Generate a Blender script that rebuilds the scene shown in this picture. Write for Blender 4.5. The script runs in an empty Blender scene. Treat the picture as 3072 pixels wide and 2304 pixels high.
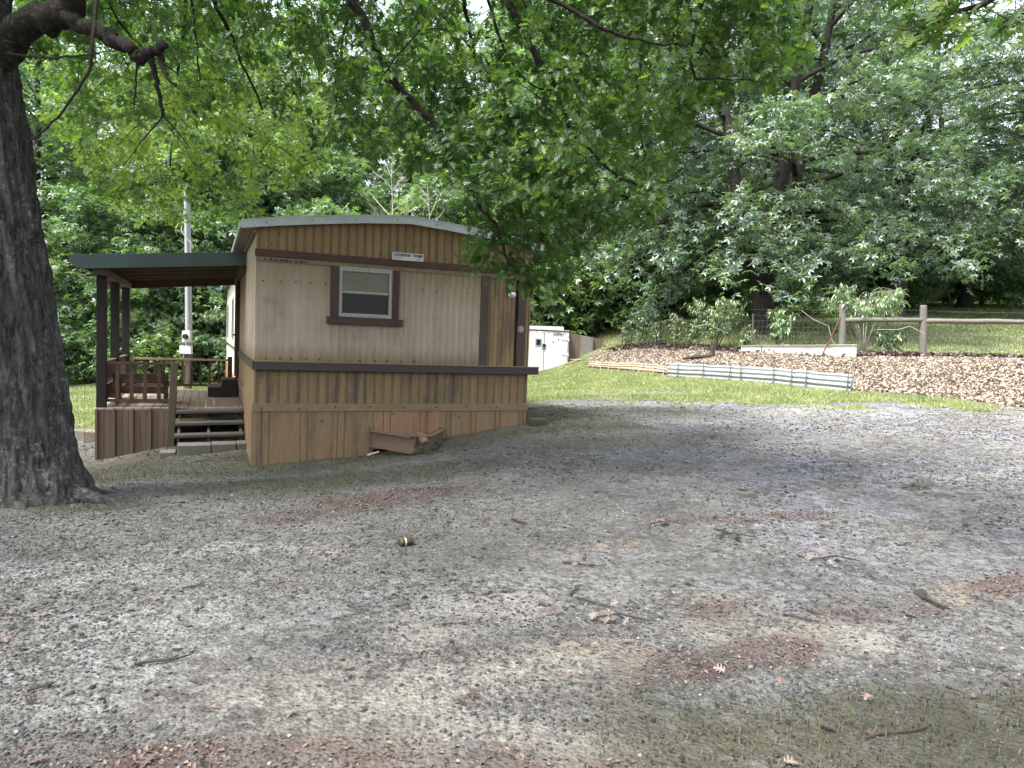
import bpy, math, random
import numpy as np
from mathutils import Vector, Matrix

random.seed(7)
rng = np.random.default_rng(7)
R = math.radians
sc = bpy.context.scene
COL = sc.collection

# ------------------------------------------------------------------ camera
F, PIT, ROL, CH = 720.0, R(3.45), R(2.15), 1.6
cp, sp, cr, sr = math.cos(PIT), math.sin(PIT), math.cos(ROL), math.sin(ROL)
fwd = np.array([0, cp, -sp]); rt0 = np.array([1.0, 0, 0]); dn0 = np.array([0, -sp, -cp])
rt = cr * rt0 - sr * dn0
dn = sr * rt0 + cr * dn0
CO = np.array([0, 0, CH])

def at(px, py, Y):
    d = fwd + rt * (px - 512) / F + dn * (py - 384) / F
    return CO + d * Y / d[1]

def proj(P):
    P = np.asarray(P, float) - CO
    z = P @ fwd
    return 512 + F * (P @ rt) / z, 384 + F * (P @ dn) / z, z

cam_d = bpy.data.cameras.new('camera')
cam = bpy.data.objects.new('camera', cam_d)
COL.objects.link(cam)
cam_d.sensor_width = 36
cam_d.lens = F / 1024 * 36
cam_d.clip_start = 0.05
cam_d.clip_end = 1500
m = Matrix.Identity(4)
for i in range(3):
    m[i][0], m[i][1], m[i][2], m[i][3] = rt[i], -dn[i], -fwd[i], CO[i]
cam.matrix_world = m
sc.camera = cam

# ------------------------------------------------------------------ noise + terrain
def _hash(ix, iy, iz, seed):
    h = (ix.astype(np.int64) * 374761393 + iy.astype(np.int64) * 668265263 + iz.astype(np.int64) * 2147483647 + seed * 974711) & 0xFFFFFFFF
    h = ((h ^ (h >> 13)) * 1274126177) & 0xFFFFFFFF
    h = (h ^ (h >> 16)) & 0xFFFF
    return h / 65535.0

def vnoise(x, y, z=0.0, seed=0):
    x, y, z = np.broadcast_arrays(np.asarray(x, float), np.asarray(y, float), np.asarray(z, float))
    ix, iy, iz = np.floor(x), np.floor(y), np.floor(z)
    fx, fy, fz = x - ix, y - iy, z - iz
    fx, fy, fz = [f * f * (3 - 2 * f) for f in (fx, fy, fz)]
    out = 0
    for a in (0, 1):
        for b in (0, 1):
            for c in (0, 1):
                w = (fx if a else 1 - fx) * (fy if b else 1 - fy) * (fz if c else 1 - fz)
                out = out + w * _hash(ix + a, iy + b, iz + c, seed)
    return out

def fbm(x, y, z=0.0, seed=0, o=4):
    s, a, t = 0, 0.5, 0
    for i in range(o):
        k = 2.03 ** i
        s = s + a * vnoise(np.asarray(x) * k, np.asarray(y) * k, np.asarray(z) * k, seed + i)
        t += a
        a *= 0.5
    return s / t

CTRL = np.array([
 (0,0,0),(0,3,0),(2,3,0),(-2,3,-.03),(3,5,.03),(-4.9,7.0,-.17),(-6.5,6.5,-.32),(-3,8,-.2),(-1.5,7,-.05),(1,8,.08),(4,9,.24),(7,10,.42),
 (10,11,.6),(10.5,8,.6),(-3.69,10.3,-.34),(-2.2,10.92,-.23),(-1.04,11.42,.0),(.24,11.96,.2),(-7.13,12.32,-.74),(-6.07,12.77,-.5),(-9,12,-.8),
 (-12,16,-.8),(-11.3,25,-.5),(-9,30,-.3),(-16,28,-.5),(-5,22,-.3),(-5,32,-.1),(-20,20,-.9),(-15,10,-.9),(.35,16,.25),(4,14,.4),(7.5,14.5,.55),
 (1.5,31.5,.29),(2.6,27.8,.5),(4.55,22.3,.58),(7.9,17.3,.6),(3.2,28.4,.72),(5.15,22.9,.8),(8.5,17.9,.8),(4.9,30.8,1.5),(8.2,25.6,1.52),(10.9,22.7,1.5),
 (12.6,23,1.55),(16,23,1.6),(20,22,1.7),(9.7,15.1,.72),(9.6,13,.68),(12.6,17,1.45),(14,13,1.3),(10.28,30,2.29),(21.7,41,3.6),(30.7,50,5),(6.4,36,2.6),
 (18.2,45,3.7),(40,70,7),(0,45,2.6),(1,38,1.8),(1,34.5,.9),(-10,45,1),(0,70,6),(-40,60,2),(60,40,5),(80,100,10),(-80,100,6),(0,120,10),
 (200,250,18),(-200,250,12),(0,-30,-.3),(-30,-10,-1),(40,-10,1.5),(30,10,2.1),(200,-60,5),(-200,-60,-3)], float)

def _phi(r2):
    return np.where(r2 > 1e-12, 0.5 * r2 * np.log(np.maximum(r2, 1e-12)), 0.0)
_n = len(CTRL)
_S = 10.0
_cx = CTRL[:, :2] / _S
_K = _phi(((_cx[:, None] - _cx[None]) ** 2).sum(-1)) + np.eye(_n) * 0.002
_Pm = np.c_[np.ones(_n), _cx]
_A = np.block([[_K, _Pm], [_Pm.T, np.zeros((3, 3))]])
_w = np.linalg.solve(_A, np.r_[CTRL[:, 2], 0, 0, 0])

def height(x, y):
    x = np.asarray(x, float); y = np.asarray(y, float)
    sh = x.shape
    q = np.c_[x.ravel(), y.ravel()] / _S
    out = np.zeros(len(q))
    for i in range(0, len(q), 20000):
        b = q[i:i + 20000]
        out[i:i + 20000] = _phi(((b[:, None] - _cx[None]) ** 2).sum(-1)) @ _w[:_n] + _w[_n] + b @ _w[_n + 1:]
    z = out.reshape(sh)
    d = np.hypot(x, y)
    z = z + (fbm(x * 1.3, y * 1.3, 0, 3, 3) - .5) * 0.05 * np.clip(d / 6, .5, 1.5)
    return z

def hz(x, y):
    return float(height(np.array([x]), np.array([y]))[0])

# ------------------------------------------------------------------ helpers: objects
BASE = {}

def tag(o, label=None, cat=None, group=None, kind=None):
    if label: o['label'] = label
    if cat: o['category'] = cat
    if group: o['group'] = group
    if kind: o['kind'] = kind
    return o

TH = R(22.9)
C0 = Vector((-3.69, 10.3, 0))

def thing(name, label, cat, base, group=None, home=False, rot=0.0):
    """An Empty at the thing's base; home=True means coordinates along the mobile home."""
    o = bpy.data.objects.new(name, None)
    o.empty_display_size = 0.2
    COL.objects.link(o)
    b = Vector(base)
    if home:
        o.rotation_euler = (0, 0, TH)
        o.location = C0 + Matrix.Rotation(TH, 3, 'Z') @ b
    else:
        o.rotation_euler = (0, 0, rot)
        o.location = b
    BASE[o.name] = b
    return tag(o, label, cat, group)

def base_of(o):
    while o.parent: o = o.parent
    return BASE.get(o.name, Vector((0, 0, 0)))

class MB:
    def __init__(s):
        s.v = []; s.f = []
    def add(s, vs, fs):
        k = len(s.v)
        s.v += [tuple(v) for v in vs]
        s.f += [tuple(i + k for i in f) for f in fs]
        return s
    def box(s, x0, x1, y0, y1, z0, z1):
        return s.add([(x0,y0,z0),(x1,y0,z0),(x1,y1,z0),(x0,y1,z0),(x0,y0,z1),(x1,y0,z1),(x1,y1,z1),(x0,y1,z1)],
                     [(0,3,2,1),(4,5,6,7),(0,1,5,4),(1,2,6,5),(2,3,7,6),(3,0,4,7)])
    def hexa(s, b, t):
        return s.add(list(b) + list(t), [(0,3,2,1),(4,5,6,7),(0,1,5,4),(1,2,6,5),(2,3,7,6),(3,0,4,7)])
    def beam(s, p, q, w, h, up=(0, 0, 1)):
        p, q = Vector(p), Vector(q); d = (q - p).normalized(); u = Vector(up)
        a = d.cross(u)
        if a.length < 1e-4: a = d.cross(Vector((1, 0, 0)))
        a.normalize(); u = a.cross(d).normalized()
        c = [(-w/2, -h/2), (w/2, -h/2), (w/2, h/2), (-w/2, h/2)]
        vs = [p + a * x + u * y for x, y in c] + [q + a * x + u * y for x, y in c]
        return s.add(vs, [(0,1,2,3),(7,6,5,4),(0,4,5,1),(1,5,6,2),(2,6,7,3),(3,7,4,0)])
    def tube(s, pts, rad, n=6, cap=True):
        pts = [Vector(p) for p in pts]
        if not hasattr(rad, '__len__'): rad = [rad] * len(pts)
        k = len(s.v); prev = None
        for i, p in enumerate(pts):
            d = (pts[min(i+1, len(pts)-1)] - pts[max(i-1, 0)])
            if d.length < 1e-9: d = Vector((0, 0, 1))
            d.normalize()
            if prev is None:
                a = d.cross(Vector((0, 0, 1)))
                if a.length < 1e-3: a = d.cross(Vector((1, 0, 0)))
            else:
                a = prev - d * prev.dot(d)
                if a.length < 1e-4: a = d.orthogonal()
            a.normalize(); prev = a; b = d.cross(a)
            for j in range(n):
                t = 2 * math.pi * j / n
                q = p + (a * math.cos(t) + b * math.sin(t)) * rad[i]
                s.v.append((q.x, q.y, q.z))
        for i in range(len(pts) - 1):
            for j in range(n):
                j2 = (j + 1) % n
                s.f.append((k+i*n+j, k+i*n+j2, k+(i+1)*n+j2, k+(i+1)*n+j))
        if cap:
            s.f.append(tuple(k + j for j in range(n))[::-1])
            s.f.append(tuple(k + (len(pts)-1)*n + j for j in range(n)))
        return s
    def prism(s, poly, f, t0, t1):
        """poly of (a,b); f(a,b,t)->xyz ; extruded from t0 to t1"""
        n = len(poly)
        vs = [f(a, b, t0) for a, b in poly] + [f(a, b, t1) for a, b in poly]
        return s.add(vs, [tuple(range(n)), tuple(range(2*n-1, n-1, -1))] + [(i, i+n, (i+1) % n + n, (i+1) % n) for i in range(n)])

def mesh_of(name, mb, mat, smooth=False):
    me = bpy.data.meshes.new(name)
    me.from_pydata(mb.v, [], mb.f)
    me.validate(); 
    me.materials.append(mat)
    if smooth:
        me.polygons.foreach_set('use_smooth', [True] * len(me.polygons))
    me.update()
    return me

def part(name, mb, mat, parent=None, label=None, bev=0.0, smooth=False, kind=None):
    if parent is not None:
        b = base_of(parent)
        mb.v = [(v[0]-b.x, v[1]-b.y, v[2]-b.z) for v in mb.v]
    me = mesh_of(name, mb, mat, smooth)
    o = bpy.data.objects.new(name, me)
    COL.objects.link(o)
    if parent is not None: o.parent = parent
    if bev:
        mod = o.modifiers.new('edge', 'BEVEL'); mod.width = bev; mod.segments = 2; mod.limit_method = 'ANGLE'
    if label: o['label'] = label
    if kind: o['kind'] = kind
    return o

def copy_thing(root, loc, rz, scale=1.0, label=None, group=None):
    r = root.copy(); COL.objects.link(r)
    r.location = loc; r.rotation_euler = (0, 0, rz); r.scale = (scale,) * 3 if not hasattr(scale, '__len__') else scale
    if label: r['label'] = label
    if group: r['group'] = group
    for ch in list(root.children):
        c = ch.copy(); COL.objects.link(c); c.parent = r
        for g in list(ch.children):
            d = g.copy(); COL.objects.link(d); d.parent = c
    return r

def np_mesh(name, V, faces_t, nper, N, mat, tint=None):
    """N copies of a template already placed in V (N*nper,3); faces_t = list of template faces."""
    me = bpy.data.meshes.new(name)
    me.vertices.add(len(V)); me.vertices.foreach_set('co', np.ascontiguousarray(V, np.float32).ravel())
    lt = np.concatenate([np.array(f) for f in faces_t]); sizes = np.array([len(f) for f in faces_t])
    loops = (lt[None] + (np.arange(N) * nper)[:, None]).ravel()
    tot = np.tile(sizes, N); start = np.r_[0, np.cumsum(tot)[:-1]]
    me.loops.add(len(loops)); me.loops.foreach_set('vertex_index', loops.astype(np.int32))
    me.polygons.add(len(tot)); me.polygons.foreach_set('loop_start', start.astype(np.int32))
    try: me.polygons.foreach_set('loop_total', tot.astype(np.int32))
    except Exception: pass
    if tint is not None:
        a = me.attributes.new('tint', 'FLOAT', 'POINT')
        a.data.foreach_set('value', np.repeat(tint, nper).astype(np.float32))
    me.materials.append(mat)
    me.update(calc_edges=True); me.validate()
    return me

def scatter(T, P, yaw, pitch, roll, size):
    """template T(n,3) -> placed verts. order: roll about Y, pitch about X, yaw about Z."""
    T = np.asarray(T, float); N = len(P)
    v = np.broadcast_to(T[None], (N,) + T.shape) * (size[:, None, None] if np.ndim(size) == 1 else size[:, None, :])
    c, s = np.cos(roll)[:, None], np.sin(roll)[:, None]
    x, y, z = v[..., 0], v[..., 1], v[..., 2]
    x, z = x * c + z * s, -x * s + z * c
    c, s = np.cos(pitch)[:, None], np.sin(pitch)[:, None]
    y, z = y * c - z * s, y * s + z * c
    c, s = np.cos(yaw)[:, None], np.sin(yaw)[:, None]
    x, y = x * c - y * s, x * s + y * c
    return (np.stack([x, y, z], -1) + np.asarray(P)[:, None]).reshape(-1, 3)

def cloud(name, T, faces, P, yaw, pitch, roll, size, mat, tint=None, parent=None, kind=None):
    V = scatter(T, P, yaw, pitch, roll, size)
    if parent is not None:
        V = V - np.array(base_of(parent))
    me = np_mesh(name, V, faces, len(T), len(P), mat, tint)
    o = bpy.data.objects.new(name, me); COL.objects.link(o)
    if parent is not None: o.parent = parent
    if kind: o['kind'] = kind
    return o

# ------------------------------------------------------------------ materials
class NB:
    def __init__(s, name):
        s.m = bpy.data.materials.new(name); s.m.use_nodes = True
        s.t = s.m.node_tree; s.t.nodes.clear()
        s.out = s.t.nodes.new('ShaderNodeOutputMaterial')
    def n(s, typ, **kw):
        nd = s.t.nodes.new('ShaderNode' + typ)
        for k, v in kw.items(): setattr(nd, k, v)
        return nd
    def l(s, a, b): s.t.links.new(a, b)
    def val(s, sock, v):
        if hasattr(v, 'links'): s.l(v, sock)
        else: sock.default_value = v
    def coord(s, scale=(1, 1, 1), kind='Object'):
        tc = s.n('TexCoord'); mp = s.n('Mapping'); mp.inputs['Scale'].default_value = scale
        s.l(tc.outputs[kind], mp.inputs[0]); return mp.outputs[0]
    def noise(s, vec, scale, detail=4, rough=.55, dist=0):
        nd = s.n('TexNoise'); s.l(vec, nd.inputs['Vector'])
        nd.inputs['Scale'].default_value = scale; nd.inputs['Detail'].default_value = detail
        nd.inputs['Roughness'].default_value = rough; nd.inputs['Distortion'].default_value = dist
        return nd.outputs[0]
    def vor(s, vec, scale, feature='F1', out='Distance'):
        nd = s.n('TexVoronoi', feature=feature); s.l(vec, nd.inputs['Vector']); nd.inputs['Scale'].default_value = scale
        return nd.outputs[out]
    def ramp(s, fac, *stops):
        nd = s.n('ValToRGB'); s.val(nd.inputs[0], fac); e = nd.color_ramp.elements
        while len(e) > 1: e.remove(e[-1])
        for i, (p, c) in enumerate(stops):
            el = e[0] if i == 0 else e.new(p)
            el.position = p
            el.color = (c, c, c, 1) if not hasattr(c, '__len__') else (*c, 1)
        return nd.outputs[0]
    def mix(s, fac, a, b, mode='MIX'):
        nd = s.n('Mix', data_type='RGBA', blend_type=mode)
        s.val(nd.inputs[0], fac); s.val(nd.inputs[6], a if hasattr(a, 'links') else (*a, 1)); s.val(nd.inputs[7], b if hasattr(b, 'links') else (*b, 1))
        return nd.outputs[2]
    def math(s, op, a, b=0.0, clamp=False):
        nd = s.n('Math', operation=op, use_clamp=clamp); s.val(nd.inputs[0], a); s.val(nd.inputs[1], b); return nd.outputs[0]
    def attr(s, name):
        nd = s.n('Attribute', attribute_name=name); return nd.outputs['Fac']
    def bump(s, h, strength=.3, dist=.02):
        nd = s.n('Bump'); s.l(h, nd.inputs['Height']); nd.inputs['Strength'].default_value = strength; nd.inputs['Distance'].default_value = dist
        return nd.outputs[0]
    def bsdf(s, col, rough=.8, metal=0.0, normal=None, spec=.4):
        b = s.n('BsdfPrincipled')
        s.val(b.inputs['Base Color'], col if hasattr(col, 'links') else (*col, 1))
        s.val(b.inputs['Roughness'], rough); b.inputs['Metallic'].default_value = metal
        b.inputs['Specular IOR Level'].default_value = spec
        if normal is not None: s.l(normal, b.inputs['Normal'])
        s.l(b.outputs[0], s.out.inputs[0]); return s.m

KA = .60
def M(name, col, col2=None, rough=.75, scale=3.0, stretch=(1, 1, 1), fine=.25, fscale=40, bump=.15, bdist=.004, metal=0.0, spec=.35, spot=None):
    b = NB(name); v = b.coord(stretch)
    n1 = b.noise(v, scale, 6, .62)
    col2 = col2 or tuple(x * .6 for x in col)
    c = b.mix(b.ramp(n1, (.35, 0.0), (.68, 1.0)), tuple(x * KA for x in col), tuple(x * KA for x in col2))
    n2 = b.noise(v, fscale, 3, .6)
    c = b.mix(1.0, c, b.ramp(n2, (.25, 1 - fine), (.75, 1 + fine * .5)), 'MULTIPLY')
    if spot:
        n3 = b.noise(b.coord((1, 1, 1) if stretch[2] >= 1 else (3, 3, .55)), spot[1] * (1 if stretch[2] >= 1 else .8), 6, .72)
        c = b.mix(b.ramp(n3, (spot[2], 0.0), (spot[2] + .08, spot[3])), c, tuple(x * KA for x in spot[0]))
    return b.bsdf(c, rough, metal, b.bump(n2, bump, bdist), spec)

V3 = (9, 9, .35)   # vertical streaks
def siding(name, a, b2, st, z0, z1, ztop=9.0, top=(.30, .24, .13), mil=None):
    b = NB(name); v = b.coord((2.5, 2.5, .4)); o = b.coord((1, 1, 1))
    c = b.mix(b.ramp(b.noise(v, 1.2, 6, .62), (.35, 0.0), (.68, 1.0)), a, b2)
    sx = b.n('SeparateXYZ'); b.l(o, sx.inputs[0]); z = sx.outputs[2]
    nz = b.noise(b.coord((5, 5, 1.2)), 1.3, 6, .7)
    zz = b.math('ADD', z, b.math('MULTIPLY', b.math('SUBTRACT', nz, .5), .35))
    mr = b.n('MapRange'); b.l(zz, mr.inputs[0]); mr.inputs[1].default_value = z1; mr.inputs[2].default_value = z0
    c = b.mix(b.math('MULTIPLY', mr.outputs[0], .75), c, st)
    m2 = b.n('MapRange'); b.l(zz, m2.inputs[0]); m2.inputs[1].default_value = ztop; m2.inputs[2].default_value = ztop + .5
    c = b.mix(b.math('MULTIPLY', m2.outputs[0], .6), c, top)
    f = b.noise(b.coord((7, 7, .5)), 9, 4, .6)
    c = b.mix(1.0, c, b.ramp(f, (.25, .84), (.75, 1.08)), 'MULTIPLY')
    if mil:
        c = b.mix(b.ramp(b.noise(o, 2.3, 7, .75), (.52, 0.0), (.66, mil[1])), c, mil[0])
    return b.bsdf(c, .6, 0, b.bump(f, .06, .004), .35)
m_cream = siding('cream_siding', (.305, .252, .192), (.24, .195, .142), (.115, .08, .034), 1.2, 1.42, 2.0, (.17, .128, .062), ((.095, .078, .045), .42))
m_tan = M('tan_siding', (.335, .232, .108), (.24, .168, .085), .65, 1.0, V3, .3, 14, .1, spot=((.11, .085, .065), 1.6, .50, .7))
m_gable = M('gable_siding', (.37, .252, .108), (.26, .18, .085), .65, 1.0, V3, .3, 14, .1, spot=((.17, .12, .07), 2.2, .56, .55))
m_skirt = M('skirting_metal', (.33, .212, .112), (.24, .162, .09), .6, .9, (4, 4, .5), .25, 12, .1, spot=((.13, .095, .065), 1.5, .52, .6))
m_skirt2 = M('skirting_orange', (.385, .22, .115), (.30, .185, .10), .6, .9, (4, 4, .5), .25, 12, .1, spot=((.24, .10, .045), 1.5, .55, .5))
m_strip = M('tan_strip', (.30, .22, .12), (.22, .16, .09), .6, 3, (2, 2, 2), .2, 20, .08)
m_trim = M('dark_trim', (.080, .036, .022), (.055, .028, .02), .6, 3, (4, 4, 1), .25, 30, .1)
m_trim2 = M('brown_trim', (.085, .055, .04), (.06, .04, .03), .6, 2, (4, 4, .7), .25, 30, .1)
m_ledge = M('ledge_paint', (.062, .042, .040), (.045, .033, .036), .45, 2, (.7, 3, 3), .2, 30, .05)
m_roof = M('galvanised_roof', (.60, .66, .66), (.48, .54, .54), .45, 3, (1, 1, 1), .12, 25, .03, metal=.15)
m_soffit = M('soffit', (.45, .44, .41), (.36, .35, .32), .7, 3)
m_white = M('white_wall', (.80, .78, .70), (.72, .70, .62), .6, 1.2, V3, .08, 20, .03)
m_brick = M('brick_skirt', (.52, .24, .12), (.42, .19, .10), .85, 6, (1, 1, 4), .3, 30, .2)
m_winframe = M('window_frame_paint', (.42, .44, .40), (.33, .35, .31), .5, 6, fine=.2)
m_blind = M('blind_slats', (.30, .30, .24), (.26, .26, .2), .6, 4, fine=.1, bump=.02)
m_blind2 = M('screened_slats', (.075, .075, .078), (.06, .06, .062), .6, 4, fine=.1, bump=.02)
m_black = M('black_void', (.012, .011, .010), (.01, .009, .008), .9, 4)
m_wood = M('weathered_wood', (.20, .155, .12), (.13, .10, .075), .85, 2, (12, 1.2, 12), .35, 20, .3)
m_deckwood = M('deck_wood', (.48, .385, .305), (.36, .275, .21), .8, 1.6, (8, .8, 8), .3, 14, .25)
m_post = M('shaded_post', (.022, .017, .014), (.013, .011, .009), .8, 2, (10, 10, .8), .35, 20, .3)  # near-black: the shade under the porch roof is put into the post colour
m_rail = M('stained_rail', (.135, .083, .055), (.095, .06, .042), .8, 2, (6, 6, 1), .3, 20, .25)
m_green = M('mossy_post', (.15, .135, .085), (.11, .08, .055), .85, 2.5, (5, 5, .8), .35, 20, .3)
m_step = M('grey_tread', (.12, .112, .10), (.08, .075, .07), .8, 2, (1, 8, 8), .35, 20, .3)
m_stepbox = M('step_box_paint', (.045, .018, .018), (.03, .014, .014), .6, 3, fine=.25)
m_battens = M('porch_skirting', (.21, .145, .10), (.16, .11, .078), .65, 1.2, (5, 5, .6), .22, 16, .1)
m_fascia = M('blue_green_fascia', (.085, .13, .125), (.065, .105, .10), .5, 2, (1, 1, 1), .12, 20, .03, metal=.1)
m_under = M('porch_soffit', (.42, .33, .24), (.30, .235, .17), .7, 2, (1, 6, 1), .3, 20, .1)
m_conc = M('concrete', (.20, .195, .17), (.14, .14, .11), .9, 5, fine=.3, bump=.4, spot=((.12, .13, .06), 3, .58, .6))
m_steel = M('rusty_steel', (.19, .135, .095), (.22, .13, .085), .65, 4, fine=.35, bump=.3)
m_galv = M('galvanised_sheet', (.47, .515, .535), (.33, .365, .38), .5, 1.6, (1, 1, 3), .12, 18, .04, metal=.35)
m_beige = M('beige_sheet', (.55, .44, .33), (.45, .36, .26), .6, 2, fine=.18)
m_whitesheet = M('pale_sheet', (.85, .83, .76), (.70, .68, .6), .55, 1.5, fine=.12)
m_boxwhite = M('white_box_paint', (.82, .82, .82), (.76, .76, .75), .5, 1.5, fine=.06, bump=.02)
m_rustpanel = M('rusty_panel', (.28, .21, .18), (.20, .14, .115), .7, 1.4, (3, 3, .6), .3, 12, .15)
m_greypanel = M('grey_panel', (.36, .34, .33), (.30, .25, .23), .7, 1.4, (3, 3, .6), .25, 12, .15)
m_fence = M('grey_fence_wood', (.24, .225, .20), (.16, .15, .13), .9, 3, (6, 6, .8), .35, 25, .4)
m_railwood = M('grey_rail_wood', (.25, .235, .20), (.17, .16, .135), .9, 3, (.8, 6, 6), .35, 25, .4)
m_polewood = M('pole_wood', (.17, .125, .10), (.12, .09, .075), .9, 3, (8, 8, .5), .3, 20, .3)
m_polegrey = M('pole_grey', (.42, .44, .44), (.30, .31, .31), .8, 2, (8, 8, .4), .25, 20, .2)
m_conduit = M('conduit', (.62, .66, .70), (.5, .54, .58), .35, 3, metal=.5, fine=.1)
m_metalbox = M('meter_paint', (.62, .64, .64), (.55, .57, .57), .45, 3, fine=.08)
m_wire = M('fence_wire', (.30, .30, .29), (.2, .2, .19), .5, 4, metal=.5)
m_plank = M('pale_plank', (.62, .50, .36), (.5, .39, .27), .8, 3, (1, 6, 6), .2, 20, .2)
m_sign = M('sign_board', (.72, .74, .70), (.66, .68, .64), .5, 3, fine=.06)
m_ink = M('sign_ink', (.02, .03, .03), None, .6)
m_inkfaint = M('faint_ink', (.30, .30, .30), None, .6)
m_red = M('sticker_red', (.32, .07, .05), None, .5)
m_stick_white = M('sticker_white', (.75, .68, .64), None, .5)
m_lampbase = M('lamp_base', (.12, .045, .03), None, .5)
m_lampglass = M('lamp_glass', (.8, .78, .74), None, .25)
m_stickwood = M('dead_stick', (.10, .08, .065), (.06, .05, .04), .9, 6, fine=.4, bump=.3)
m_barewood = M('bleached_branch', (.50, .47, .41), (.38, .35, .30), .85, 6, fine=.25)
m_pipe = M('white_pipe', (.75, .75, .73), None, .4)
m_stone = M('landscape_stone', (.34, .28, .19), (.24, .20, .13), .9, 5, fine=.3, bump=.4)
m_rod = M('rusty_rod', (.15, .055, .04), None, .7)

def bark_mat(name, c1, c2, lichen, s=(22, 22, 5.5)):
    b = NB(name); v = b.coord(s)
    n = b.noise(v, 1.0, 8, .65, .6)
    vo = b.noise(b.coord((s[0] * 2.6, s[1] * 2.6, s[2] * 2.2)), 1.0, 5, .7, 1.0)
    h = b.math('ADD', b.math('MULTIPLY', n, .6), b.math('MULTIPLY', vo, .55))
    c = b.mix(b.ramp(h, (.46, 0.0), (.68, 1.0)), c1, c2)
    ln = b.noise(b.coord((1, 1, 1)), 17.0, 5, .7)
    lm = b.noise(b.coord((1, 1, .7)), 1.1, 3, .5)
    f = b.math('MULTIPLY', b.ramp(ln, (.55, 0.0), (.61, 1.0)), b.ramp(lm, (.40, 0.0), (.56, .85)))
    c = b.mix(f, c, lichen)
    return b.bsdf(c, .92, 0, b.bump(h, 1.0, .045), .2)
m_bark = bark_mat('oak_bark', (.015, .014, .013), (.092, .088, .082), (.15, .15, .14))
m_bark2 = bark_mat('tree_bark', (.012, .010, .009), (.042, .036, .031), (.07, .07, .063), (12, 12, 3))
m_limb = bark_mat('limb_bark', (.009, .008, .007), (.036, .030, .025), (.08, .075, .065), (30, 30, 30))

def leaf_mat(name, c0, c1, c2, trans=.42, gloss=.06, tcol=1.5, grough=.38):
    b = NB(name)
    c = b.ramp(b.attr('tint'), (0.0, c0), (.55, c1), (1.0, c2))
    tc = b.mix(1.0, c, (tcol, tcol * 1.12, tcol * .45), 'MULTIPLY')
    d = b.n('BsdfDiffuse'); b.l(c, d.inputs[0])
    t = b.n('BsdfTranslucent'); b.l(tc, t.inputs[0])
    g = b.n('BsdfGlossy'); g.inputs[0].default_value = (.9, .95, 1, 1); g.inputs['Roughness'].default_value = grough
    x = b.n('MixShader'); x.inputs[0].default_value = trans; b.l(d.outputs[0], x.inputs[1]); b.l(t.outputs[0], x.inputs[2])
    y = b.n('MixShader'); y.inputs[0].default_value = gloss; b.l(x.outputs[0], y.inputs[1]); b.l(g.outputs[0], y.inputs[2])
    b.l(y.outputs[0], b.out.inputs[0])
    return b.m
m_oakleaf = leaf_mat('oak_leaves', (.028, .062, .016), (.056, .112, .026), (.165, .225, .045), .47, .035, 1.8, .45)
m_woodleaf = leaf_mat('wood_leaves', (.050, .105, .042), (.092, .165, .066), (.175, .245, .105), .47, .06, 1.5, .55)
m_woodleaf2 = leaf_mat('grove_leaves', (.042, .086, .047), (.080, .138, .078), (.155, .215, .13), .44, .08, 1.3, .55)
m_weedleaf = leaf_mat('weed_leaves', (.06, .12, .04), (.11, .19, .06), (.21, .29, .11), .38, .08, 1.4, .42)
m_dryleaf = leaf_mat('dry_leaves', (.045, .026, .021), (.11, .072, .06), (.22, .165, .13), .1, .04, 1.0, .6)
m_bankleaf = leaf_mat('bank_leaves', (.12, .092, .072), (.25, .20, .158), (.41, .355, .295), .08, .04, 1.0, .6)
m_grass = leaf_mat('grass_blades', (.095, .135, .040), (.175, .22, .072), (.32, .33, .15), .3, .04, 1.3, .5)
m_moss = leaf_mat('low_weeds', (.032, .042, .018), (.06, .068, .032), (.105, .10, .055), .2, .03, 1.2, .6)

def stone_mat():
    b = NB('gravel_stone')
    c = b.ramp(b.attr('tint'), (0, (.022, .0215, .021)), (.35, (.062, .061, .060)), (.7, (.135, .133, .132)), (.92, (.29, .285, .28)), (1, (.20, .13, .09)))
    n = b.noise(b.coord(), 60, 3)
    c = b.mix(1.0, c, b.ramp(n, (.3, .75), (.7, 1.15)), 'MULTIPLY')
    return b.bsdf(c, .85, 0, None, .3)
m_gravel = stone_mat()

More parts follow.
